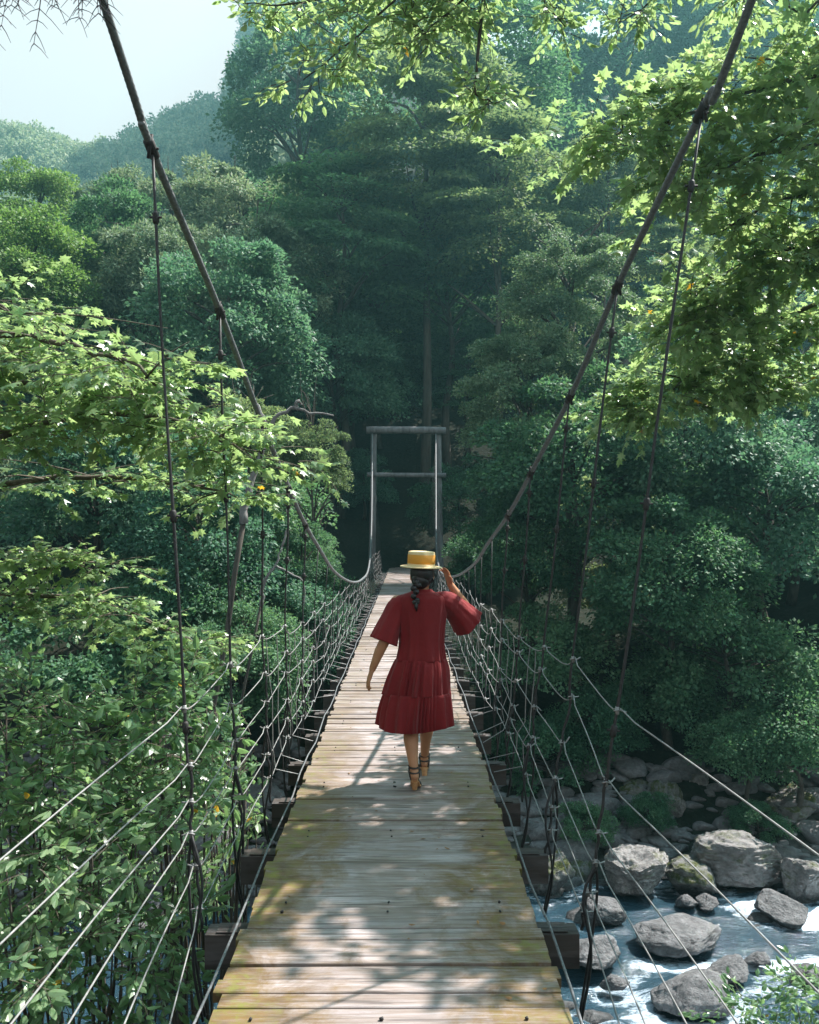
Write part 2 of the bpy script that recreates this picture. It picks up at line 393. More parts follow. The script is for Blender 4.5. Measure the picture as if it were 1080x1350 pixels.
# ------------------------------------------------------------------ rocks
def rock_mesh(name, seed, sub=4, flat=.75, rough=.32):
    bm = bmesh.new(); bmesh.ops.create_icosphere(bm, subdivisions=sub, radius=1)
    P = np.array([v.co[:] for v in bm.verts])
    r = np.random.default_rng(seed)
    Q = P.copy()
    for k in range(14):                                        # planed faces
        d = r.normal(size=3); d /= np.linalg.norm(d); lim = r.uniform(.5, .85)
        s_ = Q @ d; over = np.clip(s_-lim, 0, None); Q = Q-np.outer(over*.85, d)
    n = fbm(P[:, 0]*1.7+seed, P[:, 1]*1.7, P[:, 2]*1.7, 5)*rough + (.2-np.abs(fbm(P[:, 0]*2.2+P[:, 2]*3+seed, P[:, 1]*3.2, P[:, 2]*7, 6))**.7)*rough*.55
    Q = Q*(1+n)[:, None]; Q[:, 2] *= flat
    for v, q in zip(bm.verts, Q): v.co = q
    me = bpy.data.meshes.new(name); bm.to_mesh(me); bm.free()
    me.polygons.foreach_set('use_smooth', np.ones(len(me.polygons), bool)); return me
ROCKM = {k: [rock_mesh('boulder', s, 5 if k != 'rock_pale' else 6, fl, ro) for s in ss] for k, ss, fl, ro in
         (('rock', (3, 11, 23, 31), .55, .2), ('rock_pale', (5, 17, 41), .8, .30), ('rock_moss', (8, 29), .8, .30))}
for k in ROCKM:
    for me in ROCKM[k]: me.materials.append(M[k])
rock_xy = []
def rock(px, pb, wpx, hpx, kind, label, d=None, cat='boulder', group='boulders in and beside the river', name='boulder', var=0, rz=None):
    if d is None: d = (H-WATER)*F/(pb-VY)
    if kind == 'rock_pale': wpx *= 1.12; hpx *= .78
    if kind == 'rock': hpx *= .85
    w_ = wpx/F*d; h_ = hpx/F*d
    p = at(px, pb, d)
    me = ROCKM[kind][var % len(ROCKM[kind])]
    o = obj(name, me, None); o.location = (p[0], d+w_*.3, p[2]+h_*.30)
    fl = {'rock': .55, 'rock_pale': .8, 'rock_moss': .8}[kind]
    o.scale = (w_*.52, w_*.48, h_*.52/fl); o.rotation_euler = (random.uniform(-.15, .15), random.uniform(-.15, .15), rz if rz is not None else random.uniform(0, 6.28))
    tag(o, label, cat, group); rock_xy.append((p[0], d+w_*.3, w_*.5)); return o
rock(905, 1258, 120, 48, 'rock', 'broad smooth grey boulder with white water sliding over its top', var=0, rz=.2)
rock(926, 1345, 112, 70, 'rock', 'large rounded grey boulder at the bottom right edge of the river', var=1, rz=.5)
rock(790, 1285, 96, 52, 'rock', 'wide low grey boulder nearest the right side of the bridge', var=2, rz=.2)
rock(812, 1310, 44, 28, 'rock', 'small rounded stone in front of the low boulder by the bridge', var=3)
rock(972, 1300, 72, 36, 'rock', 'long pinkish grey river stone right of the foaming water', var=2)
rock(1004, 1277, 36, 28, 'rock', 'small angular stone behind the long pinkish river stone', var=1)
rock(802, 1218, 62, 44, 'rock', 'grey boulder at the left end of the calm dark pool', var=0)
rock(907, 1200, 34, 26, 'rock', 'rounded stone left of its twin at the far edge of the pool', var=3)
rock(936, 1201, 40, 27, 'rock', 'rounded stone right of its twin at the far edge of the pool', var=1)
rock(1036, 1216, 84, 36, 'rock', 'flat dark stone at the far water edge on the right', var=2)
rock(1070, 1300, 50, 30, 'rock', 'stone cut off by the right edge amid white water', var=0)
rock(700, 1330, 60, 30, 'rock', 'pale stone just under the right edge of the deck', var=3)
rock(847, 1190, 96, 92, 'rock_pale', 'pale cracked boulder on the far bank nearest the bridge', var=0, rz=1.0)
rock(992, 1180, 135, 98, 'rock_pale', 'largest pale rugged boulder on the far bank', var=1, rz=.4)
rock(1072, 1188, 72, 80, 'rock_pale', 'pale jagged boulder on the far bank at the right edge', var=2)
rock(922, 1190, 80, 70, 'rock_moss', 'dark mossy boulder between the two pale bank boulders', var=0, d=19.8)
rock(728, 1180, 62, 66, 'rock_moss', 'mossy brown boulder beside the hanger on the far bank', var=1)
rock(768, 1178, 54, 60, 'rock_moss', 'round mossy boulder left of the pale cracked boulder', var=0, d=20.8)
rock(924, 1062, 52, 72, 'rock_pale', 'tall smooth grey slab standing on the shady bank', var=1, d=24, rz=2)
rock(838, 1085, 78, 84, 'rock_moss', 'broad shaded rock face under the bank shrubs', var=1, d=23.5)
rock(880, 1095, 46, 92, 'rock_moss', 'narrow dark upright rock in the shady bank', var=0, d=23.2)
rock(1048, 1095, 84, 66, 'rock_moss', 'grey shaded rock at the right edge above the pale boulders', var=1, d=23)
rock(700, 1108, 60, 34, 'rock', 'low heap of grey stone seen past the beam ends', var=2, d=22)
rock(893, 1078, 30, 46, 'rock_pale', 'small pale upright stone beside the narrow dark rock', var=2, d=22.6)
rock(235, 1300, 60, 40, 'rock', 'grey river stone glimpsed through the leaves left of the deck', var=1)
rock(160, 1240, 70, 40, 'rock', 'river stone deep behind the shrubs on the left', var=0)
# river gravel and small stones nobody could count
mb = MB(); r2 = np.random.default_rng(5)
st = rock_mesh('pebble', 77, 2, .6, .2); sv = np.array([v.co[:] for v in st.vertices]); sf = np.array([p.vertices[:] for p in st.polygons])
for k in range(2400):
    x = r2.uniform(-16, 18); y = r2.uniform(19.2, 24.5) if k % 4 else r2.uniform(10, 19)
    z = tz(x, y)
    if k % 4 == 0:
        if r2.random() < .75: continue
        z = WATER-.05
    s_ = r2.uniform(.06, .34)*(1 if k % 7 else 2.2); a = r2.uniform(0, 6.28); ca, sa = math.cos(a), math.sin(a)
    mb.add((sv @ np.array([[ca, sa, 0], [-sa, ca, 0], [0, 0, 1]]))*s_*np.array([1.2, .9, .9])+[x, y, z+s_*.15], sf, r2.random())
me = mb.mesh('river_stones', True); o = obj('river_stones', me, M['rock']); tag(o, 'small grey stones and gravel strewn along the river edges', 'stones'); o['kind'] = 'stuff'

# ------------------------------------------------------------------ river
xs = np.linspace(-26, 26, 420); ys = np.linspace(6.5, 23, 240)
X, Y = np.meshgrid(xs, ys)
foam = np.zeros_like(X)
for (rx, ry, rr) in rock_xy:
    dd = np.hypot((X-rx)/1.25, Y-ry)
    foam = np.maximum(foam, np.exp(-((dd-rr*.95)/(.25+.2*rr))**2)*.8)
ch = fbm(X*.35+3, Y*.9, 0, 4)
foam = np.clip(foam*.75+smoothstep(-.05, .45, ch+.2*np.sin(Y*1.1))*.8, 0, 1)*(.45+.55*smoothstep(1.5, 4, X+.5*np.sin(Y)))
calm = np.exp(-(((X-5.5)/2.6)**2+((Y-18.2)/1.5)**2)); foam *= (1-calm)
Zw = WATER+.09*fbm(X*1.6, Y*2.4, 0, 4)*(.5+foam)+.12*fbm(X*.5, Y*.8)*(1-calm)+.03*fbm(X*7, Y*7)*foam
n, m_ = len(xs), len(ys); i = np.arange(m_-1)[:, None]*n; j = np.arange(n-1)[None, :]
Fa = np.stack([i+j, i+j+1, i+n+j+1, i+n+j], -1).reshape(-1, 4)
me = mesh_np('river_water', np.stack([X, Y, Zw], -1).reshape(-1, 3), Fa, {'foam': foam.ravel()}, True)
m, t, o_ = new_mat('river_water'); co = coords(t)
f = attr(t, 'foam'); fn = noise(t, mapping(t, co, (.8, 2.2, 1)), 2.6, 8, .75, 1.2); ff = noise(t, co, 16, 5, .7)
fm = ramp(t, math_(t, 'ADD', math_(t, 'MULTIPLY', f, .75), math_(t, 'ADD', math_(t, 'MULTIPLY', fn, .7), math_(t, 'MULTIPLY', ff, .25))), [(.80, 0.), (1.10, 1.)])
c = mixc(t, fm, mixc(t, fn, (.010, .028, .04), (.03, .065, .09)), (.55, .66, .76))
rip = noise(t, mapping(t, co, (1, 1.8, 1)), 5, 6, .65, .5)
principled(t, o_, c, math_(t, 'ADD', .08, math_(t, 'MULTIPLY', fm, .5)), bump(t, math_(t, 'ADD', rip, math_(t, 'MULTIPLY', ff, .5)), .6, .06), spec=.5)
o = obj('river', me, m); o['kind'] = 'structure'

# ------------------------------------------------------------------ foliage
def frames(D, N):
    D = D/(np.linalg.norm(D, axis=1)[:, None]+1e-9)
    N = N-D*np.sum(D*N, axis=1)[:, None]; N /= np.linalg.norm(N, axis=1)[:, None]+1e-9
    return D, N, np.cross(D, N)
def fan(outline, centre, fold, droop):
    O = np.array(outline); pts = [list(centre)]+[list(p) for p in O]
    pts += [[-p[0], p[1]] for p in O[::-1] if p[0] > 1e-6]
    P = np.array(pts); z = -fold*np.abs(P[:, 0])-droop*P[:, 1]**2
    n = len(P)-1
    return np.column_stack([P, z]), np.array([[0, 1+k, 1+(k+1) % n] for k in range(n)])
MAPLE = fan([(0, 0), (.24, -.05), (.19, .13), (.53, .16), (.33, .36), (.50, .66), (.19, .57), (0, 1)], (0, .33), .35, .18)
OVATE = fan([(0, 0), (.16, .12), (.25, .38), (.17, .72), (0, 1)], (0, .42), .5, .22)
KITE = (np.array([[0, 0, 0], [.34, .5, -.12], [0, 1, -.1], [-.34, .5, -.12]]), np.array([[0, 1, 2], [0, 2, 3]]))
BLADE = (np.array([[0, 0, 0], [.2, .4, -.08], [0, 1, -.25], [-.2, .4, -.08]]), np.array([[0, 1, 2], [0, 2, 3]]))
def leaves(P, D, N, S, tpl):
    T, Fa = tpl; D, N, B = frames(D, N)
    V = P[:, None, :]+S[:, None, None]*(T[None, :, 0:1]*B[:, None, :]+T[None, :, 1:2]*D[:, None, :]+T[None, :, 2:3]*N[:, None, :])
    n = len(P); k = len(T)
    return V.reshape(-1, 3), (Fa[None]+np.arange(n)[:, None, None]*k).reshape(-1, Fa.shape[1])
def rand_unit(n, r): v = r.normal(size=(n, 3)); return v/np.linalg.norm(v, axis=1)[:, None]

def crown(name, mat, seed, ncl=70, per=330, leaf=.19, shape=(1, 1, 1.15), pad=(.27, .27, .22), R0=3.6, tpl=KITE, cone=0, up=.6, low=.35):
    """a crown of ragged leaf pads set out on an uneven envelope; centred on its own origin"""
    r = np.random.default_rng(seed)
    U = rand_unit(ncl*3, r); U = U[U[:, 2] > -.62][:ncl]
    rad = r.uniform(.45, 1.02, len(U))**.6
    env = 1+.28*fbm(U[:, 0]*1.6+seed, U[:, 1]*1.6, U[:, 2]*1.6)
    Cn = U*(rad*env)[:, None]*np.array(shape)*R0
    if cone:
        hgt = (Cn[:, 2]/(R0*shape[2])+1)/2; Cn[:, :2] *= (1.25-cone*hgt)[:, None]
    Ps, Ds, Ns = [], [], []; round_ = .8 if up < 1 else .2
    for c in Cn:
        k = int(per*r.uniform(.55, 1.4)); s_ = r.uniform(.65, 1.35)
        L = rand_unit(k, r)*(r.random((k, 1))**.33); L[:, 2] = np.where(L[:, 2] < -low, -L[:, 2], L[:, 2])
        rag = 1+.5*fbm(L[:, 0]*2.3+c[0], L[:, 1]*2.3+c[1], L[:, 2]*2+c[2], 2)
        L = L*rag[:, None]*np.array(pad)*R0*s_
        outw = c/np.linalg.norm(c)
        L[:, 2] -= .28*np.maximum(0, (L @ outw))                        # pads droop at the tips
        Ps.append(c+L); Ds.append(L/(R0*.3)+outw*.35+rand_unit(k, r)*.7+[0, 0, -.15]); Ns.append(np.array([0, 0, up])+outw*.35+L/(R0*.25)*round_+rand_unit(k, r)*.6)
    P = np.concatenate(Ps); D = np.concatenate(Ds); N = np.concatenate(Ns)
    S = leaf*r.uniform(.6, 1.3, len(P)); V, Fa = leaves(P, D, N, S, tpl)
    me = mesh_np(name, V, Fa, {'v': np.repeat(r.random(len(P)), len(tpl[1]))}); me.materials.append(mat); return me, Cn
def trunk_mesh(name, Cn, R0, seed, low=1.0, nb=22, th=.05):
    """trunk from z=0 to z=1 joined to the boughs; the lower end is the root, in crown units"""
    r = np.random.default_rng(seed); mb = MB()
    zb = -R0*low
    top = np.array([0, 0, R0*.55])
    P = spline([[0, 0, zb-R0*1.6], [.06*R0, 0, zb-R0*.8], [-.05*R0, .05*R0, zb], [.04*R0, 0, -.1*R0], top], 16)
    mb.tube(P, np.linspace(R0*th*1.3, R0*th*.25, 16), 8)
    for c in Cn[r.permutation(len(Cn))[:nb]]:
        k = int(np.clip(np.interp(c[2]-R0*.3, P[:, 2], np.arange(16)), 3, 14)); a = P[k]
        mid = (a+c)/2+[0, 0, R0*.08]+r.normal(size=3)*R0*.06
        mb.tube(spline([a, mid, c], 7), np.linspace(R0*th*.42, R0*th*.07, 7), 5)
    me = mb.mesh(name, True); me.materials.append(M['bark']); return me
KINDS = {}
def kind(key, mat, seed, R0=3.6, **kw):
    me, Cn = crown('leafy_crown', M[mat], seed, R0=R0, **kw)
    KINDS[key] = (me, trunk_mesh('trunk', Cn, R0, seed+100), R0)
kind('teal', 'far_teal', 1, ncl=62, per=420)
kind('teal_b', 'far_teal', 2, ncl=58, per=420, shape=(1.1, 1, .95))
kind('layer', 'far_green', 3, ncl=62, per=430, pad=(.36, .36, .07), shape=(1, 1, 1.35), up=1.6)
kind('layer_olive', 'far_olive', 4, ncl=70, per=430, pad=(.34, .34, .06), shape=(1, 1, 1.45), up=1.7, leaf=.20)
kind('green', 'far_green', 5, ncl=60, per=420)
kind('olive', 'far_olive', 6, ncl=60, per=420, pad=(.25, .25, .2))
kind('pale', 'far_pale', 7, ncl=75, per=430, pad=(.21, .21, .19), tpl=BLADE, leaf=.26)
kind('yellow', 'far_yellow', 8, ncl=62, per=420)
kind('fine', 'far_grey', 9, ncl=95, per=520, pad=(.20, .20, .17), leaf=.14)
kind('conifer', 'far_teal', 10, ncl=110, per=240, pad=(.30, .30, .07), shape=(.8, .8, 1.7), cone=1.0, up=1.6, leaf=.17)
kind('bush', 'far_green', 12, ncl=60, per=260, shape=(1.1, 1.1, .75), R0=2.0, leaf=.12)
# every tree: Empty on the ground > leafy_crown, trunk
tree_id = 0
def tree(k, x, y, zc, s, label, cat='tree', group=None, name='broadleaf_tree', sz=1.0):
    me, tr, R0 = KINDS[k]
    base = tz(x, y); root = empty(name, (x, y, base), label, cat, group)
    c = bpy.data.objects.new('crown', me); C.objects.link(c); c.parent = root
    c.location = (0, 0, zc-base); c.scale = (s, s, s*sz); c.rotation_euler = (0, 0, random.uniform(0, 6.28))
    tk = bpy.data.objects.new('trunk', tr); C.objects.link(tk); tk.parent = root
    tk.location = c.location; tk.rotation_euler = c.rotation_euler
    need = (zc-base)/(R0*2.6)                                   # stretch so that the trunk's foot is on the ground
    tk.scale = (s, s, max(.35*s, need)); return root
def tree_px(k, px, py, rpx, d, label, **kw):
    p = at(px, py, d); R0 = KINDS[k][2]
    return tree(k, p[0], d, p[2], rpx/F*d/R0, label, **kw)
FG = 'forest trees across the gorge'
# trees the photograph lets one tell apart
tree_px('teal', 395, 140, 95, 66, 'tall dark blue-green tree standing against the white sky', group=FG, name='tall_tree', sz=1.1)
tree_px('teal_b', 470, 60, 90, 74, 'dark teal tree behind the hanging pale leaf sprigs at the top', group=FG)
tree_px('layer_olive', 560, 215, 120, 48, 'big olive tree with layered foliage in the top centre', group=FG, name='layered_tree', sz=1.1)
tree_px('layer_olive', 660, 300, 110, 46, 'layered olive tree right of the big central one', group=FG, name='layered_tree')
tree_px('layer', 640, 110, 100, 56, 'layered green tree above and behind the central olive trees', group=FG, name='layered_tree')
tree_px('layer', 590, 370, 100, 50, 'layered green tree above the far end of the bridge', group=FG, name='layered_tree')
tree_px('layer', 450, 330, 110, 46, 'dark layered tree left of the centre above the bridge', group=FG, name='layered_tree')
tree_px('layer', 500, 440, 80, 52, 'dark layered tree just over the top of the timber frame', group=FG, name='layered_tree')
tree_px('teal', 820, 80, 120, 76, 'dark teal tree in deep shade near the top right', group=FG)
tree_px('teal_b', 970, 60, 130, 78, 'dark teal tree behind the bright maple at the top right corner', group=FG)
tree_px('olive', 800, 270, 85, 48, 'brownish olive tree left of the right-hand hanger', group=FG)
tree_px('layer_olive', 870, 330, 70, 44, 'olive tree behind the maple fringe at the right', group=FG)
tree_px('fine', 750, 420, 95, 30, 'fine leaved grey-green tree under the right main cable', group=FG, name='fine_leaved_tree')
tree_px('fine', 700, 530, 90, 29, 'grey-green tree reaching towards the right post of the timber frame', group=FG, name='fine_leaved_tree')
tree_px('green', 760, 620, 120, 27, 'green tree filling the slope right of the woman\'s raised hand', group=FG)
tree_px('teal', 900, 560, 115, 27, 'dark tree behind the nearest right hanger', group=FG)
tree_px('teal_b', 1010, 690, 130, 27, 'dark green tree at the right edge below the maple', group=FG)
tree_px('green', 880, 760, 110, 25, 'dark green tree above the rocky bank on the right', group=FG)
tree_px('green', 690, 730, 75, 27, 'leafy green tree beside the right side of the net', group=FG)
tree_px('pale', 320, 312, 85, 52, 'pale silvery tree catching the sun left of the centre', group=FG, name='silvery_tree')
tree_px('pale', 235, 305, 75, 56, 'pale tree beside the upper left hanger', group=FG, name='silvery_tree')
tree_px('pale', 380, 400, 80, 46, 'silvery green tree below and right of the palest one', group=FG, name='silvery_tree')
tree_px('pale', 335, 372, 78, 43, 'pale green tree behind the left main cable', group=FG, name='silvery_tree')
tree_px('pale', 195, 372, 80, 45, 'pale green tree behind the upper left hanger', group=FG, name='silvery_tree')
tree_px('green', 606, 668, 58, 42, 'green tree in the shade behind the right post of the timber frame', group=FG)
tree_px('teal', 480, 640, 40, 46, 'dark tree behind the left post of the timber frame', group=FG)
tree_px('yellow', 50, 310, 75, 58, 'yellow-green tree at the left edge under the far ridge', group=FG)
tree_px('yellow', 40, 385, 90, 42, 'bright green tree at the left edge above the maple', group=FG)
tree_px('green', 150, 345, 85, 48, 'green tree between the left edge and the left hanger', group=FG)
tree_px('pale', 150, 296, 60, 62, 'small pale tree under the left end of the far ridge', group=FG, name='silvery_tree')
tree_px('teal', 300, 450, 110, 38, 'dark blue-green tree behind the left main cable', group=FG)
tree_px('teal_b', 440, 500, 85, 46, 'dark teal tree left of the timber frame', group=FG)
tree_px('olive', 412, 612, 48, 26, 'small brownish tree with drooping sprays left of the timber frame', group=FG, name='drooping_tree')
tree_px('green', 398, 748, 50, 25, 'bushy green tree at the left foot of the far net', group=FG)
tree_px('teal', 260, 720, 110, 24, 'dark tree in the shaded gorge behind the left hangers', group=FG)
tree_px('teal_b', 130, 640, 120, 26, 'dark tree behind the left maple', group=FG)
tree_px('olive', 330, 600, 70, 27, 'olive tree behind the bare grey snag', group=FG)
tree_px('teal', 380, 850, 80, 24, 'dark tree low in the gorge behind the left side net', group=FG)
# the rest of the forest
fill = {'L': ('tree in the forest on the left slope', ['pale', 'green', 'yellow', 'pale', 'pale', 'green']),
        'R': ('tree in the forest on the steep slope', ['teal', 'teal_b', 'layer', 'green', 'layer_olive', 'teal'])}
KL = {'pale': 'pale silvery green', 'green': 'round mid green', 'yellow': 'yellow-green', 'teal': 'tall blue-green', 'teal_b': 'broad blue-green', 'layer': 'dark green layered', 'layer_olive': 'olive layered'}
r3 = np.random.default_rng(21); cnt = 0; y = 26.0
while y < 125:
    sp = 5.4+y*.045
    for x in np.arange(-.56*y-3, .56*y+3, sp):
        xx = x+r3.uniform(-.4, .4)*sp; yy = y+r3.uniform(-.45, .45)*sp
        u = xx/yy
        if yy < 46 and abs(xx) < 5.5: continue
        if yy < 25: continue
        side = 'L' if u < -.17 else 'R'
        if side == 'L' and yy > 108: continue
        if side == 'R' and yy > 100: continue
        k = fill[side][1][int(r3.integers(0, 6))]
        s = r3.uniform(.75, 1.15)*(.62 if yy < 30 else .78 if yy < 45 else 1.0)
        R0 = KINDS[k][2]; z = tz(xx, yy)
        tree(k, xx, yy, z+R0*s*r3.uniform(1.25, 1.9), s, KL[k]+' '+fill[side][0], group='forest on the left slope' if side == 'L' else 'forest on the steep slope', sz=r3.uniform(.9, 1.25)); cnt += 1
    y += sp*.92
print('fill trees', cnt)
# bank bushes under the trees
for i, (px, py, rp, d, lb) in enumerate([(985, 985, 58, 23, 'leafy green bush hanging over the shady bank rocks on the right'), (1050, 960, 80, 23, 'dark green bush at the right edge above the bank'),
        (785, 950, 58, 24.5, 'dim bush on the bank left of the grey slab'), (880, 915, 72, 25.5, 'dark bush under the trees above the bank rocks'),
        (720, 1000, 60, 24, 'dim bush behind the right side net'), (770, 1120, 34, 21.8, 'small yellow-green bush between the mossy boulders'),
        (855, 1102, 30, 22.2, 'small bright bush above the pale cracked boulder'), (645, 745, 55, 35, 'bush at the right foot of the timber frame'), (395, 775, 45, 33, 'bush at the left foot of the timber frame'),
        (700, 860, 80, 26, 'dark bush low on the slope right of the woman'), (960, 860, 100, 25, 'dark bush in the shade below the right-hand trees'),
        (1000, 1085, 34, 21.6, 'low bush between the grey slab and the right edge'), (300, 900, 90, 22, 'dark bush deep in the gorge on the left'), (245, 815, 80, 22.5, 'dark bush on the left bank behind the second hanger'), (320, 850, 70, 21.5, 'dark bush low on the left bank beside the net'), (120, 860, 110, 22, 'dark bush in the gorge behind the left branches'), (420, 800, 60, 27, 'bush behind the left side net near the cable low point')]):
    p = at(px, py, d); tree('bush', p[0], d, max(p[2], tz(p[0], d)+.5), rp/F*d/2.0, lb, 'bush', 'bushes on the far bank', 'bank_bush')

# wooded far ridge: too many crowns to count
def canopy(seed, n, x0, x1, y0, y1, per, leaf):
    r = np.random.default_rng(seed); P, D, N, S = [], [], [], []
    for k in range(n):
        y = y0+(y1-y0)*r.random()**.8; x = y*r.uniform(x0, x1)
        z = tz(x, y); a = r.uniform(2.6, 5.2); hh = a*r.uniform(.8, 1.3)
        L = rand_unit(per, r); L[:, 2] = np.abs(L[:, 2])*1.1-.35
        rag = r.uniform(.75, 1.05, per)*(1+.3*fbm(L[:, 0]*2+k, L[:, 1]*2, L[:, 2]*2, 2))
        P.append(L*rag[:, None]*[a, a, hh]+[x, y, z+a*1.1]); D.append(rand_unit(per, r)+L*.4); N.append(L+rand_unit(per, r)*.5); S.append(np.full(per, leaf)*r.uniform(.6, 1.3, per))
    P, D, N, S = map(np.concatenate, (P, D, N, S)); V, Fa = leaves(P, D, N, S, KITE)
    return mesh_np('wooded_ridge', V, Fa, {'v': np.repeat(r.random(len(P)), 2)})
o = obj('wooded_ridge', canopy(3, 1500, -.60, -.14, 118, 330, 260, 1.0), M['far_pale']); tag(o, 'hazy wooded ridge far away under the white sky', 'woods'); o['kind'] = 'stuff'  # pale leaf colour stands in for part of the distance haze

# ------------------------------------------------------------------ near trees and shrubs
def leafy(blobs, tpl, size, seed, twig_len=(.25, .5), per=9, flat=.5, leaf_gap=None, nrm=.45, keep=None):
    """twigs with leaves inside ellipsoid blobs (centre, radii, number of twigs)"""
    r = np.random.default_rng(seed); P, D, N, S = [], [], [], []; tw = MB()
    for (c, rad, nt_) in blobs:
        c = np.array(c); rad = np.array(rad)
        for k in range(nt_):
            q = rand_unit(1, r)[0]*r.random()**.4; a = c+q*rad
            d = q*np.array([1, 1, flat])+rand_unit(1, r)[0]*np.array([.8, .8, flat])+[0, 0, .05]; d /= np.linalg.norm(d)
            L = r.uniform(*twig_len); ts = np.linspace(0, 1, 5)[:, None]
            path = a+d*L*ts+np.array([0, 0, -1])*(.18*L)*ts**2+np.cross(d, [0, 0, 1])*(r.normal()*.12*L)*ts**2
            if keep is not None and not keep(path[2]): continue
            tw.tube(path, np.linspace(.0035, .0012, 5), 3, cap=False)
            side = np.cross(d, [0, 0, 1]); side /= np.linalg.norm(side)+1e-9
            m = per+int(r.integers(-2, 3))
            for j in range(m):
                u = .12+.88*j/(m-1); p = a+(path[-1]-a)*u; sg = 1 if j % 2 else -1
                dd = d*(.35+.65*u)+side*sg*(1.0-.8*u)+r.normal(size=3)*.28+[0, 0, -.22]
                P.append(p+dd*size*.15); D.append(dd); N.append(np.array([0, 0, 1])+r.normal(size=3)*nrm); S.append(size*r.uniform(.6, 1.2))
    P, D, N, S = map(np.array, (P, D, N, S)); V, Fa = leaves(P, D, N, S, tpl)
    return mesh_np('foliage', V, Fa, {'v': np.repeat(r.random(len(P)), len(tpl[1]))}), tw
def along(P, rad, n, nt_, jit=.1, seed=0):
    r = np.random.default_rng(seed); Q = spline(P, n)
    return [(q+r.normal(size=3)*jit*np.array(rad), np.array(rad)*r.uniform(.7, 1.2), int(nt_*r.uniform(.6, 1.3))) for q in Q]
def limb(mb, P, r0, r1, n=14):
    r = np.random.default_rng(int(abs(P[0][0])*97)+len(P)); Q = spline(P, n); Q[1:-1] += r.normal(size=(n-2, 3))*r0*.35
    mb.tube(Q, np.linspace(r0, r1, n), 7)

def pxp(L): return [at(*p) for p in L]
# --- left maple
root = empty('maple_tree', (-5.2, 4.2, tz(-5.2, 4.2)), 'sunlit maple with layered branches reaching in from the left', 'tree')
base = np.array(root.location)
brs = [pxp([(-120, 470, 5.00), (0, 440, 5.00), (90, 455, 4.90), (165, 480, 4.80), (215, 520, 4.80)]),
       pxp([(-120, 600, 5.10), (20, 570, 5.10), (140, 545, 5.10), (240, 560, 5.10), (335, 598, 5.10)]),
       pxp([(-120, 660, 6.00), (60, 632, 6.00), (180, 632, 6.00), (270, 640, 5.90), (312, 656, 5.90)]),
       pxp([(-120, 520, 5.60), (20, 505, 5.60), (130, 510, 5.50), (260, 545, 5.40)]),
       pxp([(-120, 760, 6.20), (0, 735, 6.20), (80, 735, 6.20), (150, 745, 6.20)]),
       pxp([(-120, 800, 6.40), (0, 785, 6.40), (120, 790, 6.40), (200, 822, 6.40), (262, 850, 6.40)]),
       pxp([(-120, 410, 5.60), (-20, 400, 5.60), (40, 430, 5.50)])]
bl = []
for i, b in enumerate(brs):
    rr = [(.36, .36, .13), (.34, .36, .10), (.26, .3, .05), (.34, .36, .11), (.24, .28, .06), (.30, .30, .07), (.3, .3, .16)][i]
    nn = [9, 11, 10, 9, 7, 10, 5][i]; bl += along(b, rr, nn, [17, 17, 11, 15, 15, 17, 20][i], .3, i)
me, tw = leafy(bl, MAPLE, .072, 31, (.16, .34), 8, flat=.3, nrm=.38)
trk = MB(); trunk_top = base+np.array([-.2, .4, 8.0]); TP = spline([base-[0, 0, .4], base+[.15, .1, 3], base+[-.1, .3, 5.5], trunk_top], 14); trk.tube(TP, np.linspace(.2, .07, 14), 10)
for i, b in enumerate(brs):
    a = TP[np.argmin(abs(TP[:, 2]-(b[0][2]-.5)))]; limb(trk, [a, (a+b[0])/2+[0, 0, .1]]+b, .035, .005, 24)
    for q in spline(b, 9)[1:-1]:
        rr_ = np.random.default_rng(int(q[0]*1000) % 999+i); e = q+rr_.normal(size=3)*[.35, .3, .12]; trk.tube(spline([q, (q+e)/2+[0, 0, .03], e], 5), np.linspace(.008, .002, 5), 4)
obj('foliage', me, M['maple'], root).matrix_parent_inverse = Matrix.Translation(-root.location)
tr_ = obj('trunk', trk.mesh('trunk', True), M['twig'], root); tr_.matrix_parent_inverse = Matrix.Translation(-root.location)
t2 = obj('twigs', tw.mesh('twigs'), M['twig'], root); t2.matrix_parent_inverse = Matrix.Translation(-root.location)
bpy.context.view_layer.update()

# --- right maple: bright boughs beside the right hanger
root = empty('maple_tree', (5.6, 6.6, tz(5.6, 6.6)), 'large bright green maple hanging in from the right edge', 'tree')
base = np.array(root.location)
brs = [pxp([(1250, 60, 6.4), (1100, 90, 6.4), (960, 130, 6.5), (860, 165, 6.5), (785, 185, 6.4)]),
       pxp([(1250, 190, 6.6), (1090, 190, 6.6), (980, 215, 6.6), (890, 250, 6.6)]),
       pxp([(1250, 60, 6.8), (1080, 80, 6.8), (980, 75, 6.8)]),
       pxp([(1250, 330, 7.2), (1090, 320, 7.3), (990, 345, 7.5), (910, 395, 7.7), (905, 440, 7.8)]),
       pxp([(1250, 430, 8.0), (1090, 400, 8.1), (980, 440, 8.3), (905, 500, 8.5), (858, 548, 8.6)]),
       pxp([(1250, 250, 6.9), (1100, 250, 6.9), (1000, 275, 7.0), (935, 310, 7.1)]),
       pxp([(1250, 520, 8.8), (1120, 480, 8.8), (1030, 500, 8.9), (960, 515, 9.0)]),
       pxp([(1330, -60, 6.0), (1200, -40, 6.0), (1100, -10, 6.0), (1040, 40, 6.1)]),
       pxp([(1450, 60, 5.3), (1330, 30, 5.4), (1250, 70, 5.5), (1180, 130, 5.6)]),
       pxp([(1500, -200, 5.4), (1380, -190, 5.4), (1260, -140, 5.5), (1180, -100, 5.6)])]
bl = []
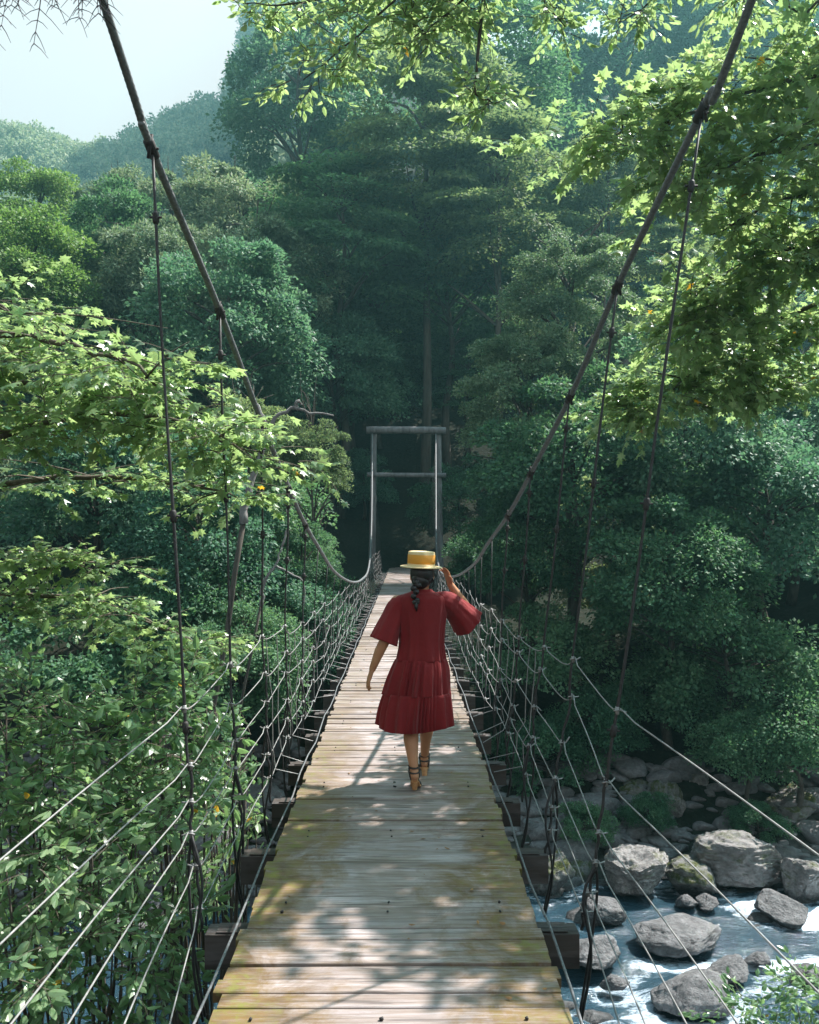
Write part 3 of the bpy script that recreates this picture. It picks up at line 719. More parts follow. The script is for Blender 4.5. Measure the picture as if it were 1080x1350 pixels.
for i, b in enumerate(brs):
    rr = [(.40, .3, .12), (.5, .3, .16), (.45, .35, .12), (.48, .3, .18), (.46, .3, .18), (.4, .25, .18), (.40, .25, .12), (.5, .35, .15), (.5, .4, .25), (.5, .4, .25)][i]
    bl += along(b, rr, [11, 9, 6, 10, 11, 8, 7, 6, 7, 7][i], [24, 24, 17, 42, 50, 24, 38, 18, 25, 0][i], .35, 10+i)
me, tw = leafy(bl, MAPLE, .09, 33, (.16, .36), 8)
trk = MB(); TP = spline([base-[0, 0, .4], base+[.15, .1, 3], base+[-.1, .2, 7.0], base+[-.4, 0, 12.5]], 16); trk.tube(TP, np.linspace(.24, .06, 16), 10)
for i, b in enumerate(brs):
    a = TP[np.argmin(abs(TP[:, 2]-(b[0][2]-.4)))]; limb(trk, [a, (a+b[0])/2+[0, 0, .1]]+b, .04, .005, 22)
    for q in spline(b, 9)[1:-1]:
        rr_ = np.random.default_rng(int(q[0]*1000) % 999+i); e = q+rr_.normal(size=3)*[.4, .3, .2]; trk.tube(spline([q, (q+e)/2+[0, 0, .03], e], 5), np.linspace(.008, .002, 5), 4)
for nm, mm, ma in (('foliage', me, M['maple']), ('trunk', trk.mesh('trunk', True), M['bark']), ('twigs', tw.mesh('twigs'), M['twig'])):
    q = obj(nm, mm, ma, root); q.matrix_parent_inverse = Matrix.Translation(-root.location)

# --- tree overhead whose pale sprigs hang into the top of the picture
root = empty('overhanging_tree', (3.4, .8, tz(3.4, .8)), 'overhanging tree whose pale leafy sprigs dangle along the top', 'tree')
base = np.array(root.location)
brs = [pxp([(900, -260, 3.6), (700, -150, 4.0), (560, -40, 4.5), (480, 40, 4.6), (400, 105, 4.7)]),
       pxp([(700, -150, 4.0), (640, -40, 4.4), (600, 10, 4.5), (545, 50, 4.6)]),
       pxp([(560, -40, 4.5), (470, -10, 4.6), (390, 5, 4.8), (320, 5, 4.9)]),
       pxp([(900, -260, 3.6), (800, -120, 4.2), (720, -10, 4.6), (745, 35, 4.7)]),
       pxp([(900, -260, 3.6), (900, -100, 4.4), (860, 0, 4.8), (815, 30, 4.9)]),
       pxp([(900, -100, 4.4), (960, -30, 4.8), (985, 10, 4.9)]),
       pxp([(640, -40, 4.4), (632, 60, 4.5), (628, 120, 4.5), (650, 136, 4.5)])]
bl = []
for i, b in enumerate(brs):
    Q = spline(b, 16); vis = [q for q in Q]
    for q in vis:
        pz = (q[2]-H)/q[1]*F
        if pz > 760: continue
        if i == 6 and pz > 610: continue
        bl.append((q, (.16, .16, .09) if i < 3 else (.08, .1, .05), [9, 10, 6, 4, 4, 3, 3][i]))
me, tw = leafy(bl, OVATE, .056, 35, (.10, .22), 8, nrm=.6)
trk = MB(); TP = spline([base-[0, 0, .4], base+[.1, .1, 2], base+[-.2, .2, 4.0], np.array(brs[0][0])], 12); trk.tube(TP, np.linspace(.14, .03, 12), 8)
for b in brs: limb(trk, b, .012, .003, 14)
for nm, mm, ma in (('foliage', me, M['maple']), ('trunk', trk.mesh('trunk', True), M['bark']), ('twigs', tw.mesh('twigs'), M['twig'])):
    q = obj(nm, mm, ma, root); q.matrix_parent_inverse = Matrix.Translation(-root.location)

# --- shrubs left of the deck
def shrub(label, blobs_px, seed, size=.10, ntw=90, basexy=None, mat='shrub', per=8, cat='shrub', name='shrub'):
    bl = []
    for (px, py, d, rw, rh, k) in blobs_px:
        c = at(px, py, d); bl.append((c, (rw/F*d, .42, rh/F*d), int(k*.8)))
    c0 = np.mean([b[0] for b in bl], axis=0)
    bx, by = basexy if basexy else (c0[0], c0[1]+.2)
    root = empty(name, (bx, by, tz(bx, by)), label, cat, 'shrubs growing beside the deck')
    me, tw = leafy(bl, OVATE, size, seed, (.18, .42), per, .7, nrm=.55, keep=lambda p: p[0] < -1.12 or p[0] > 1.2)
    st = MB(); r = np.random.default_rng(seed)
    for b in bl:
        for k in range(4):
            e = b[0]+r.normal(size=3)*np.array(b[1])*.6; s0 = np.array([bx, by, tz(bx, by)-.1])+[r.normal()*.1, r.normal()*.1, 0]
            if e[0] > -1.15 and e[0] < 0: e[0] = -1.25
            limb(st, [s0, s0*.5+e*.5+[0, 0, .25], e], .022, .004, 12)
    for nm, mm, ma in (('foliage', me, M[mat]), ('stems', st.mesh('stems', True), M['bark']), ('twigs', tw.mesh('twigs'), M['twig'])):
        q = obj(nm, mm, ma, root); q.matrix_parent_inverse = Matrix.Translation(-root.location)
    return root
shrub('leafy shrub with bright oval leaves against the net beside the deck', [(250, 920, 5.6, 70, 50, 60), (190, 960, 5.4, 80, 60, 75), (290, 980, 5.9, 60, 60, 60), (330, 1010, 6.6, 40, 50, 38)], 41, .088)
shrub('sprawling shrub at the left edge below the maple branches', [(20, 930, 5.2, 80, 50, 75), (80, 990, 5.2, 90, 60, 85), (10, 1040, 4.8, 80, 60, 70)], 42, .080)
shrub('dense shrub filling the lower left between rope lines', [(130, 1090, 4.8, 90, 60, 85), (230, 1080, 5.0, 70, 60, 70), (50, 1160, 4.5, 90, 70, 85)], 43, .078)
shrub('shrub at the bottom left corner below the ropes', [(100, 1260, 4.4, 110, 70, 100), (10, 1300, 4.2, 90, 70, 80), (200, 1230, 4.9, 60, 70, 60), (180, 1330, 4.6, 60, 50, 40)], 44, .078)
shrub('small shrub poking through the net next to the deck edge', [(350, 1070, 7.0, 30, 40, 26), (290, 1120, 5.6, 36, 45, 30), (300, 1060, 6.0, 50, 40, 36)], 45, .085)
shrub('tall shrub in shade behind the leafy one on the left', [(150, 1030, 7.5, 130, 60, 90), (60, 1180, 7.0, 120, 80, 90), (220, 1170, 7.5, 80, 70, 60)], 46, .085)
shrub('feathery bush in the bottom right corner above the river', [(1010, 1345, 9.2, 70, 26, 70), (1070, 1325, 9.4, 50, 30, 60)], 47, .09, basexy=(4.1, 8.6), mat='shrub')

# --- bare snags in the gorge
def snag(label, paths, r0):
    P0 = at(*paths[0][0]); root = empty('dead_tree', (P0[0], P0[1], tz(P0[0], P0[1])), label, 'dead tree', 'bare snags on the left bank')
    mb = MB(); tb = MB(); g0 = np.array([P0[0]-2.4, P0[1], tz(P0[0]-2.4, P0[1])-.3]); limb(tb, [g0, g0*.6+P0*.4+[.45, 0, 0], P0+[0, 0, .1]], r0*.6, r0*.6, 12)
    q = obj('trunk', tb.mesh('trunk', True), M['bark'], root); q.matrix_parent_inverse = Matrix.Translation(-root.location)
    for i, p in enumerate(paths):
        r_ = r0 if i == 0 else r0*.55; limb(mb, pxp(p), r_, r_*.3, 14)
    q = obj('bare_branches', mb.mesh('bare_branches', True), M['dead'], root); q.matrix_parent_inverse = Matrix.Translation(-root.location)
snag('weathered grey snag with a crooked branch beside the left cable', [[(322, 690, 17), (330, 640, 17), (350, 580, 17), (352, 562, 17)], [(350, 580, 17), (365, 548, 17), (388, 538, 17), (415, 545, 17), (440, 548, 17)], [(352, 570, 17), (344, 545, 17), (330, 520, 17)], [(388, 538, 17), (392, 530, 17), (399, 533, 17)]], .09)
snag('thin pale dead branch curling in the gorge behind the left net', [[(345, 800, 17), (348, 770, 17), (362, 745, 17), (372, 720, 17)], [(362, 745, 17), (385, 758, 17), (400, 768, 17), (402, 800, 17)], [(372, 720, 17), (380, 690, 17), (376, 660, 17)]], .045)
# --- bare drooping twigs in the top left corner
root = empty('bare_hanging_branch', at(-30, -60, 3.4), 'bare dark twigs drooping into the top left corner of the sky', 'branch')
mb = MB(); r = np.random.default_rng(9)
for q in range(15):
    a = at(-40+q*10, -70+r.uniform(-5, 5), 3.4+r.uniform(-.1, .1)); e = at(-50+q*14+r.uniform(-15, 15), 20+r.uniform(-40, 65)*(1 if q < 11 else .1), 3.4)
    Q = spline([a, (a+e)/2+[.05, 0, .05], e], 12); mb.tube(Q, np.linspace(.005, .0012, 12), 4)
    for k in range(3, 12):
        for s_ in (1, -1):
            d = np.array([s_*r.uniform(.3, 1), r.normal()*.4, -r.uniform(.4, 1.1)])*r.uniform(.03, .09); mb.tube([Q[k], Q[k]+d*.5+[0, 0, .006], Q[k]+d], [.0022, .0016, .0009], 3)
mb.tube(spline([at(-300, -160, 3.0), at(-60, -75, 3.4), at(130, -68, 3.4)], 12), np.linspace(.03, .006, 12), 6)
q = obj('twigs', mb.mesh('twigs'), M['dead_twig'], root); q.matrix_parent_inverse = Matrix.Translation(-root.location)

# ------------------------------------------------------------------ bridge
CX = -.055; HW = .655; SP = .985; D0 = 3.14; FAR = 40.0
bridge = empty('suspension_bridge', (CX, -4, 0), 'narrow wooden suspension footbridge with rope nets crossing the gorge', 'footbridge')
binv = Matrix.Translation(-bridge.location)
def part(name, mb_or_me, mat, parent=None, smooth=True, **kw):
    me = mb_or_me.mesh(name, smooth) if isinstance(mb_or_me, MB) else mb_or_me
    p = parent or bridge; o = obj(name, me, mat, p, **kw)
    if p is bridge: o.matrix_parent_inverse = binv
    return o
# deck: planks laid across
mb = MB(); r = np.random.default_rng(2); y = -4.0
while y < FAR+5:
    wd = r.uniform(.085, .125); x0 = CX-HW+r.normal()*.008; x1 = CX+HW+r.normal()*.008; v = r.random()
    nx = 9 if y < 16 else 3
    zt = r.normal()*.004; tilt = r.normal()*.003; X_ = np.linspace(x0, x1, nx); g_ = .002+.007*r.random()**2.5
    wob0 = np.cumsum(r.normal(size=nx))*.0009; wob1 = np.cumsum(r.normal(size=nx))*.0009; cup = np.cumsum(r.normal(size=nx))*.0008
    prof = [(0, -.04, 0), (0, -.003, 0), (.004, 0, 0), (wd-g_-.004, 0, 1), (wd-g_, -.003, 1), (wd-g_, -.04, 1)]
    V = []
    for i, x in enumerate(X_):
        for (dy, dz, e) in prof:
            V.append([x, y+dy+(wob1[i] if e else wob0[i]), dz+zt+cup[i]+(tilt if e else -tilt)])
    k = len(prof); Fq = []
    for i in range(nx-1):
        for j in range(k-1): Fq.append([i*k+j, (i+1)*k+j, (i+1)*k+j+1, i*k+j+1])
        Fq.append([i*k+k-1, (i+1)*k+k-1, (i+1)*k, i*k])
    mb.add(V, Fq, v); mb.add(V[:k], [list(range(k))[::-1]], v); mb.add(V[-k:], [list(range(k))], v)
    y += wd
deck = part('deck', mb, M['deck'], smooth=False)
mb = MB(); y = -4
for yb in np.arange(1, 14, SP):
    for x in (CX-.5, CX-.02, CX+.5):
        for dy in (.0, .1): mb.tube([[x+r.normal()*.01, yb+dy+.1, .001], [x, yb+dy+.1, .006]], .006, 6)
part('nail_heads', mb, M['clamp'], deck, kind='stuff')
# stringers under the planks and the wire along each edge
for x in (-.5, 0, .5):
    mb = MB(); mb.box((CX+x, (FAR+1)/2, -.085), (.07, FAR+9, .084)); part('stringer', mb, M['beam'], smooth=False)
for s in (-1, 1):
    mb = MB(); P = [[CX+s*(HW+.035)+.008*math.sin(k*1.7), -4+k*SP/2, .005+.012*math.sin(k*2.1)] for k in range(90)]
    mb.tube(P, .006, 6); part('edge_wire', mb, M['cable'])
# main cables
CT = {-1: [(-3.5, 8.6, -1.75), (-.5, 6.6, -1.55), (3.6, 3.94, -1.25), (4.09, 3.6, -1.21), (5.07, 3.07, -1.09), (6.04, 2.54, -1.0), (7, 2.13, -.94), (8, 1.83, -.915), (9, 1.6, -.89), (11, 1.24, -.87), (14.4, .92, -.855), (18, .78, -.86), (22, .82, -.90), (28, 1.35, -1.07), (34, 3.0, -1.26), (FAR, 6.35, -1.47)],
      1: [(-3.5, 8.8, 1.95), (-.5, 6.8, 1.80), (3.6, 4.04, 1.48), (4.09, 3.78, 1.43), (5.07, 3.22, 1.265), (6.04, 2.72, 1.17), (7, 2.26, 1.04), (8, 1.92, .965), (9.4, 1.62, .90), (11, 1.35, .89), (14.4, 1.03, .885), (18, .84, .87), (22, .84, .88), (28, 1.35, 1.03), (34, 3.0, 1.24), (FAR, 6.35, 1.45)]}
CUR = {}
for s in (-1, 1):
    P = spline([(x, y, z) for (y, z, x) in CT[s]], 2400); CUR[s] = P
    mb = MB(); near = P[P[:, 1] < 16]; far = P[P[:, 1] >= 15.97][::8]
    mb.tube(near, .0178, 18, lobes=(6, .18, 34)); mb.tube(far, np.interp(far[:, 1], [16, 26, 40], [.019, .027, .03]), 8); part('main_cable', mb, M['cable'])
def cable_at(s, y):
    P = CUR[s]; i = np.searchsorted(P[:, 1], y); return P[min(i, len(P)-1)]
# portal frame at the far end
frame = empty('portal_frame', (0, 0, 0), '', ''); del frame['label']; del frame['category']; frame.parent = bridge; frame.matrix_parent_inverse = binv
zt = at(535, 571, FAR)[2]; xl = at(493, 600, FAR)[0]; xr = at(578, 600, FAR)[0]
for x in (xl, xr):
    mb = MB(); mb.tube(spline([[x+.12*(1 if x > 0 else -1), FAR, -1.2], [x+.04*(1 if x > 0 else -1), FAR, 2.5], [x, FAR, zt]], 10), np.linspace(.17, .14, 10), 10); part('post', mb, M['post'], frame)
zb1, zb2 = at(535, 568, FAR)[2], at(535, 626, FAR)[2]
mb = MB(); mb.tube(spline([[xl-.34, FAR-.16, zb1+.01], [0, FAR-.16, zb1+.02], [xr+.34, FAR-.16, zb1-.01]], 9), .17, 10); part('crossbar', mb, M['post'], frame)
mb = MB(); mb.tube(spline([[xl-.3, FAR-.14, zb2], [0, FAR-.14, zb2-.02], [xr+.35, FAR-.14, zb2-.03]], 9), .11, 10); part('crossbar', mb, M['post'], frame)

# cross beams, hangers and net
HS = [0.2, 2.1]+[D0+SP*k for k in range(1, 37)]
HB = {-1: [.91, .64, .47, .32, .17, -.03], 1: [.90, .56, .32, .18, .04, -.05]}
NEAR = {-1: [.73, .60, .46, .38, .22, -.12], 1: [.79, .50, .24, .10, -.04, -.14]}
FARB = [.93, .72, .53, .36, .20, .04]
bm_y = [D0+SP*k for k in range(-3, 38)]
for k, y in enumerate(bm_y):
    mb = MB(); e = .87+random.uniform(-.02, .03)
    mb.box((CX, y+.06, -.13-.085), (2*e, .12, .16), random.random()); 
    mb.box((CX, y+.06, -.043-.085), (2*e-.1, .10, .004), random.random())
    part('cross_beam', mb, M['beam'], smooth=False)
node = {-1: [], 1: []}
for s in (-1, 1):
    r = np.random.default_rng(50+s)
    for k, y in enumerate(HS):
        top = cable_at(s, y); topp = top.copy()
        if k == 0: bx = 1.0; hs = [h*.9 for h in NEAR[s]]
        elif k == 1: bx = .98; hs = NEAR[s]
        elif k == 2: bx = .90; hs = HB[s]
        elif k == 3: bx = .885; hs = [1.0, .78, .51, .30, .13, .0] if s > 0 else [.97, .74, .52, .36, .2, .02]
        else:
            bx = .88; hs = [h+r.normal()*.035 for h in FARB]
        bot = np.array([CX+s*bx, y+.05, -.14])
        lim = top[2]-.03
        if k <= 1:
            nx = 1.25 if k == 1 else 1.3
            nd = [np.array([s*(nx-.11*i*(1 if k else .8))+(0 if k else 0), y, h]) for i, h in enumerate(hs)]
        else:
            nd = []
            for i, h in enumerate(hs):
                h = min(h, lim*(1-.16*i)); u = (h-bot[2])/max(.2, top[2]-bot[2]); p = bot+(top-bot)*u
                p[0] += s*.025*math.sin(math.pi*min(1, max(0, u)))+r.normal()*.008; nd.append(p)
        node[s].append(nd)
        if k in (0, 1) : continue
        if top[2] < .95 and k > 2 and False: continue
        # hanger: twisted rope from the cable down round the beam
        mb = MB(); Q = [top]+nd[:]+[bot]
        Q = [q for i, q in enumerate(Q) if i == 0 or q[2] < Q[i-1][2]+1e-3]
        low = bot+np.array([-s*.03, 0, -.10]);
        near_ = y < 9
        n_ = 60 if near_ else 14
        P = spline(Q, n_)
        if near_:
            P[:, 0] += .004*np.sin(np.arange(n_)*.9+k); P[:, 1] += .004*np.sin(np.arange(n_)*1.3+k)
        mb.tube(P, .0072 if near_ else .0055, 8 if near_ else 5, lobes=(2, .3, 60) if near_ else None)
        h = part('hanger', mb, M['hanger'])
        if near_:
            # the loop of wire slung under the beam
            mb = MB(); a = nd[3]; 
            for off in (-.035, .05):
                mb.tube(spline([a, (a+bot)/2+[s*off, off, 0], bot+[s*abs(off), off, -.1], bot+[-s*.01, off*.5, -.36-.05*(k == 2)]], 14), .007, 6)
            part('sling', mb, M['hanger'], h)
            # clamps
            L = top[2]-nd[0][2]
            for f_ in ([.0, .05, .16, .28] if k == 2 else [.0, .035, .14]):
                c = P[int(f_*n_*.55)]; d_ = P[int(f_*n_*.55)+1]-c; d_ /= np.linalg.norm(d_)
                mb = MB(); mb.tube([c-d_*.03, c-d_*.02, c+d_*.02, c+d_*.03], [.010, .016, .016, .010], 8)
                mb.tube([c+[-.03, .004, .004], c+[.03, -.004, .0]], .006, 6)
                if f_ == 0:
                    mb.tube([c+[-s*.01, -.045, .05], c+[0, -.04, 0], c+[s*.01, -.035, -.06]], .008, 6)
                    tdir = CUR[s][np.searchsorted(CUR[s][:, 1], y)+4]-top; tdir /= np.linalg.norm(tdir)
                    mb.tube([top-tdir*.05, top-tdir*.045, top+tdir*.045, top+tdir*.05], [.02, .026, .026, .02], 12)
                part('clamp', mb, M['clamp'], h)
    # side wires with slack between the hangers
    for i in range(6):
        Q = []; r = np.random.default_rng(80+i+10*s)
        for k in range(len(HS)-1):
            a, b = node[s][k][i], node[s][k+1][i]; L = np.linalg.norm(b-a); n_ = 10 if k < 12 else 5
            sag = (.018 if k < 2 else r.uniform(.025, .075))*(1 if k > 1 else .6)
            for u in np.linspace(0, 1, n_, endpoint=False):
                p = a*(1-u)+b*u
                skew = u**.8
                p = p+np.array([s*.02*math.sin(math.pi*u), 0, -sag*4*skew*(1-skew)]); Q.append(p)
            # kink where the wire is tied off
            if k > 1: Q[-n_] = Q[-n_]+np.array([s*.012, -.012, .012])
        mb = MB(); mb.tube(np.array(Q), .0035, 6); rope = part('side_wire', mb, M['wire'])
        for k in range(2, 9):
            c = node[s][k][i]; mb = MB(); e1 = c+[s*.045, r.normal()*.01, .004+r.normal()*.01]
            mb.tube(spline([c+[-s*.02, -.012, 0], c+[0, -.016, .006], c+[s*.02, -.006, 0], e1], 8), .0042, 5)
            mb.tube([c+[0, 0, -.018], c+[0, 0, .018]], .0095, 8)
            part('wire_tie', mb, M['wire'], rope)
    # thin vertical mesh wires of the net between hangers
    mb = MB(); r = np.random.default_rng(99+s)
    for k in range(4, len(HS)-1):
        for u in (.33, .66):
            pts = []
            for i in range(6):
                a, b = node[s][k][i], node[s][k+1][i]; p = a*(1-u)+b*u; p = p+[r.normal()*.012+s*.02, 0, -.045]; pts.append(p)
            pts.append(np.array([CX+s*.72, pts[-1][1]+r.normal()*.05, -.03]))
            mb.tube(pts, .0035, 4, cap=False)
    part('net_wires', mb, M['wire'], kind='stuff')

# ------------------------------------------------------------------ the woman
PX, PY = (548-VX)/F*6.02, 6.02
person = empty('person', (PX, PY, 0), 'woman in a red dress walking away holding the brim of her straw hat', 'person')
def cap(mb, a, b, r0, r1, n=14):
    a, b = np.array(a, float), np.array(b, float); L = np.linalg.norm(b-a)
    ts = np.linspace(0, 1, 9); rr = []; pp = []
    for k in range(5):
        ang = math.pi/2*(1-k/4); pp.append(a-(b-a)/L*r0*math.sin(ang)); rr.append(max(r0*math.cos(ang), r0*.02))
    for k in range(1, 5): pp.append(a+(b-a)*k/5); rr.append(r0+(r1-r0)*k/5)
    for k in range(5):
        ang = math.pi/2*k/4; pp.append(b+(b-a)/L*r1*math.sin(ang)); rr.append(max(r1*math.cos(ang), r1*.02))
    # guard against doubled points
    mb.tube(np.array(pp), np.array(rr), n)
def chain(mb, pts):
    for (a, ra), (b, rb) in zip(pts[:-1], pts[1:]): cap(mb, a, b, ra, rb)
mb = MB()
hx, hz = .045, 1.452                                            # head centre
mb.ellipsoid((.035, 0, .83), (.155, .105, .12)); mb.ellipsoid((.04, 0, 1.0), (.12, .085, .16)); mb.ellipsoid((.045, .005, 1.17), (.148, .095, .15))
mb.ellipsoid((.045, -.01, 1.25), (.135, .055, .055))
chain(mb, [((.045, -.005, 1.25), .055), ((.046, .0, 1.32), .047), ((.047, .008, 1.39), .045)])
mb.ellipsoid((hx, .012, hz), (.074, .09, .098), 20, 14); mb.ellipsoid((hx+.004, .05, hz-.045), (.05, .045, .055), 14, 10)
cap(mb, (hx+.006, .10, hz+.0), (hx+.008, .112, hz-.025), .008, .013); mb.ellipsoid((hx+.006, .083, hz-.055), (.022, .012, .009)); mb.ellipsoid((hx+.006, .08, hz-.092), (.02, .018, .015))
for s in (-1, 1):
    mb.ellipsoid((hx+s*.075, .005, hz-.012), (.009, .018, .03)); mb.ellipsoid((hx+s*.032+.005, .085, hz+.022), (.02, .012, .007))
def hand(mb, wrist, d, palmn, curl, side, spread=.12):
    """wrist point, direction of the hand, palm normal, finger curls, thumb side"""
    d = np.array(d, float); d /= np.linalg.norm(d); n = np.array(palmn, float); n -= d*n.dot(d); n /= np.linalg.norm(n)
    a = np.cross(d, n)*side; w_ = np.array(wrist, float)
    for q in (-.022, -.007, .008, .022): cap(mb, w_+a*q*.6+d*.01, w_+a*q+d*.078, .014, .0105)
    Ls = [.066, .074, .069, .054]
    for f, q in enumerate((.027, .009, -.009, -.026)):
        p = w_+a*q+d*.08; fd = d+a*spread*(1.5-f)*.5; fd /= np.linalg.norm(fd); ang = 0
        for seg, (l, rr) in enumerate(((.44, .0082), (.32, .0074), (.24, .0066))):
            ang += curl[f]*(.8, 1, .7)[seg]; dir_ = fd*math.cos(ang)+n*math.sin(ang); e = p+dir_*Ls[f]*l; cap(mb, p, e, rr, rr*.93, 10); p = e
    p = w_+a*.022+d*.018; ang = .25
    for l, rr in ((.034, .0115), (.028, .0095), (.022, .0085)):
        dir_ = d*.72+a*.62+n*math.sin(ang)*.7; dir_ /= np.linalg.norm(dir_); e = p+dir_*l; cap(mb, p, e, rr, rr*.92, 10); p = e; ang += .5
# left arm hanging, swung slightly back
LS, LE, LW = (-.125, -.005, 1.265), (-.215, -.075, 1.0), (-.295, -.055, .815)
chain(mb, [((-.02, -.005, 1.26), .06), (LS, .05), (((LS[0]+LE[0])/2, -.035, 1.14), .045), (LE, .037), ((-.245, -.070, .94), .036), (LW, .024)])
hand(mb, LW, (-.34, .06, -1), (1, .25, -.2), (.16, .22, .28, .34), -1)
# right arm raised to the brim
RS, RE, RW = (.215, .0, 1.27), (.385, .16, 1.17), (.245, .135, 1.38)
chain(mb, [((.11, -.005, 1.265), .06), (RS, .05), ((.30, .09, 1.215), .045), (RE, .037), ((.348, .155, 1.235), .036), (RW, .024)])
hand(mb, RW, (-.28, -.18, .9), (-.8, -.5, -.2), (.30, .35, .42, .5), 1)
# legs: left one trailing on its toes, right one a step ahead
LK, LA = (-.03, -.01, .45), (-.012, -.13, .155)
chain(mb, [((-.03, 0, .80), .088), (LK, .054), ((-.032, -.075, .34), .052), ((-.022, -.11, .24), .038), (LA, .029)])
chain(mb, [(LA, .030), ((-.008, -.145, .115), .029), ((-.004, -.07, .06), .026), ((0, -.01, .032), .024), ((.004, .04, .024), .016)])
RK, RA = (.085, .18, .45), (.068, .33, .115)
chain(mb, [((.09, 0, .80), .088), (RK, .054), ((.080, .205, .34), .050), ((.074, .265, .24), .037), (RA, .028)])
chain(mb, [(RA, .030), ((.068, .315, .075), .028), ((.067, .39, .062), .026), ((.067, .45, .036), .024), ((.068, .50, .028), .016)])
for foot in ((0, .035, .022), (.068, .498, .026)):
    for k in range(5): cap(mb, (foot[0]+(k-2)*.0135, foot[1], foot[2]), (foot[0]+(k-2)*.0145, foot[1]+.028-.004*abs(k-1), foot[2]-.004), .0085, .0072, 8)
bme = mb.mesh('body', True); tmp = bpy.data.objects.new('tmp', bme); C.objects.link(tmp)
md = tmp.modifiers.new('r', 'REMESH'); md.mode = 'VOXEL'; md.voxel_size = .0045; md.use_smooth_shade = True
md = tmp.modifiers.new('s', 'SMOOTH'); md.iterations = 5; md.factor = .5
dg = bpy.context.evaluated_depsgraph_get(); bme2 = bpy.data.meshes.new_from_object(tmp.evaluated_get(dg)); bpy.data.objects.remove(tmp)
bme2.materials.clear(); bme2.name = 'body'
obj('body', bme2, M['skin'], person)
mb = MB()
for s in (-1, 1): mb.ellipsoid((hx+s*.03+.005, .092, hz+.006), (.013, .008, .008)); 
obj('eyes', mb.mesh('eyes', True), M['eye_white'], person)
# dress: bodice and two gathered tiers, rings of (z, centre x, half width, half depth, fold amplitude)
def skirt(rings, nseg, folds, seed, nsub=6):
    r = np.random.default_rng(seed); ph = r.uniform(0, 6.28, 6); th = np.linspace(0, 2*math.pi, nseg, endpoint=False)
    Q = spline(rings, len(rings)*nsub); V = []
    for (z, cx, cyy, a, b, am) in Q:
        wv = th+.22*np.sin(2*th+ph[1])+.13*np.sin(5*th+ph[4])+.03*np.sin(9*th+ph[5]+z*3)
        amp = .55+.45*np.sin(3*th+ph[2]+z*2)
        f = ((1-2*np.abs(np.sin(folds*.5*wv+ph[0])))*.75*amp+np.sin(folds*.45*th+ph[3]+z*3)*.55+np.sin(4*th+ph[3])*.5)*am; V.append(np.stack([cx+(a+f)*np.cos(th), cyy+(b+f)*np.sin(th), z+(f*.3+.35*am*np.sin(2*th+ph[5]))*(am > .012)], -1))
    m = len(Q); V = np.concatenate(V); i = np.arange(m-1)[:, None]*nseg; j = np.arange(nseg)[None, :]
    return V, np.stack([i+j, i+(j+1) % nseg, i+nseg+(j+1) % nseg, i+nseg+j], -1).reshape(-1, 4)
mb = MB()
mb.add(*skirt([(1.355, .046, 0, .062, .056, .0), (1.335, .046, -.004, .085, .066, .0), (1.318, .046, -.006, .135, .082, .001), (1.285, .046, -.008, .176, .098, .002), (1.20, .045, -.006, .172, .110, .003), (1.10, .043, -.004, .158, .114, .006), (.98, .04, -.002, .152, .116, .009), (.865, .036, 0, .168, .130, .012)], 200, 22, 1))
mb.add(*skirt([(.878, .036, 0, .166, .128, .003), (.862, .036, 0, .174, .136, .010), (.80, .03, 0, .192, .154, .015), (.72, .02, .005, .208, .174, .019), (.635, .012, .01, .222, .188, .021)], 240, 30, 2))
mb.add(*skirt([(.65, .012, .01, .220, .186, .005), (.634, .012, .01, .229, .195, .012), (.57, .005, .012, .240, .208, .020), (.49, -.002, .015, .249, .219, .026), (.415, -.004, .018, .254, .226, .031)], 280, 34, 3))
def sleeve(P, rads, flat, seed, tailn=3):
    """a wide sleeve round the arm line P"""
    r = np.random.default_rng(seed); Q = spline(P, 26); rr = np.interp(np.linspace(0, 1, 26), np.linspace(0, 1, len(rads)), rads)
    T = np.gradient(Q, axis=0); T /= np.linalg.norm(T, axis=1)[:, None]; n = 72; th = np.linspace(0, 2*math.pi, n, endpoint=False); V = []
    for k in range(26):
        u = np.cross(T[k], [0, 1, 0]); u /= np.linalg.norm(u); b = np.cross(T[k], u); g_ = k/25
        f = 1+.055*g_*np.sin(7*th+seed+.6*np.sin(2*th))+.03*g_*np.sin(13*th+1.3*seed)+.07*g_*np.sin(3*th+seed)
        V.append(Q[k]+rr[k]*f[:, None]*(np.cos(th)[:, None]*u+np.sin(th)[:, None]*b*flat)+[0, 0, -.02*g_*0])
    V = np.concatenate(V); i = np.arange(25)[:, None]*n; j = np.arange(n)[None, :]
    return V, np.stack([i+j, i+(j+1) % n, i+n+(j+1) % n, i+n+j], -1).reshape(-1, 4)
mb.add(*sleeve([(-.05, -.006, 1.272), (-.125, -.012, 1.235), (-.165, -.03, 1.15), (-.20, -.055, 1.07), (-.225, -.066, 1.005)], [.055, .068, .075, .084, .092], 1.0, 1))
mb.add(*sleeve([(.13, -.006, 1.275), (.215, .01, 1.262), (.27, .06, 1.215), (.33, .105, 1.15), (.368, .135, 1.10)], [.058, .074, .082, .098, .112], .9, 2))
dme = mb.mesh('dress', True); dress = obj('dress', dme, M['dress'], person)
md = dress.modifiers.new('thick', 'SOLIDIFY'); md.thickness = .0022; md.offset = 0
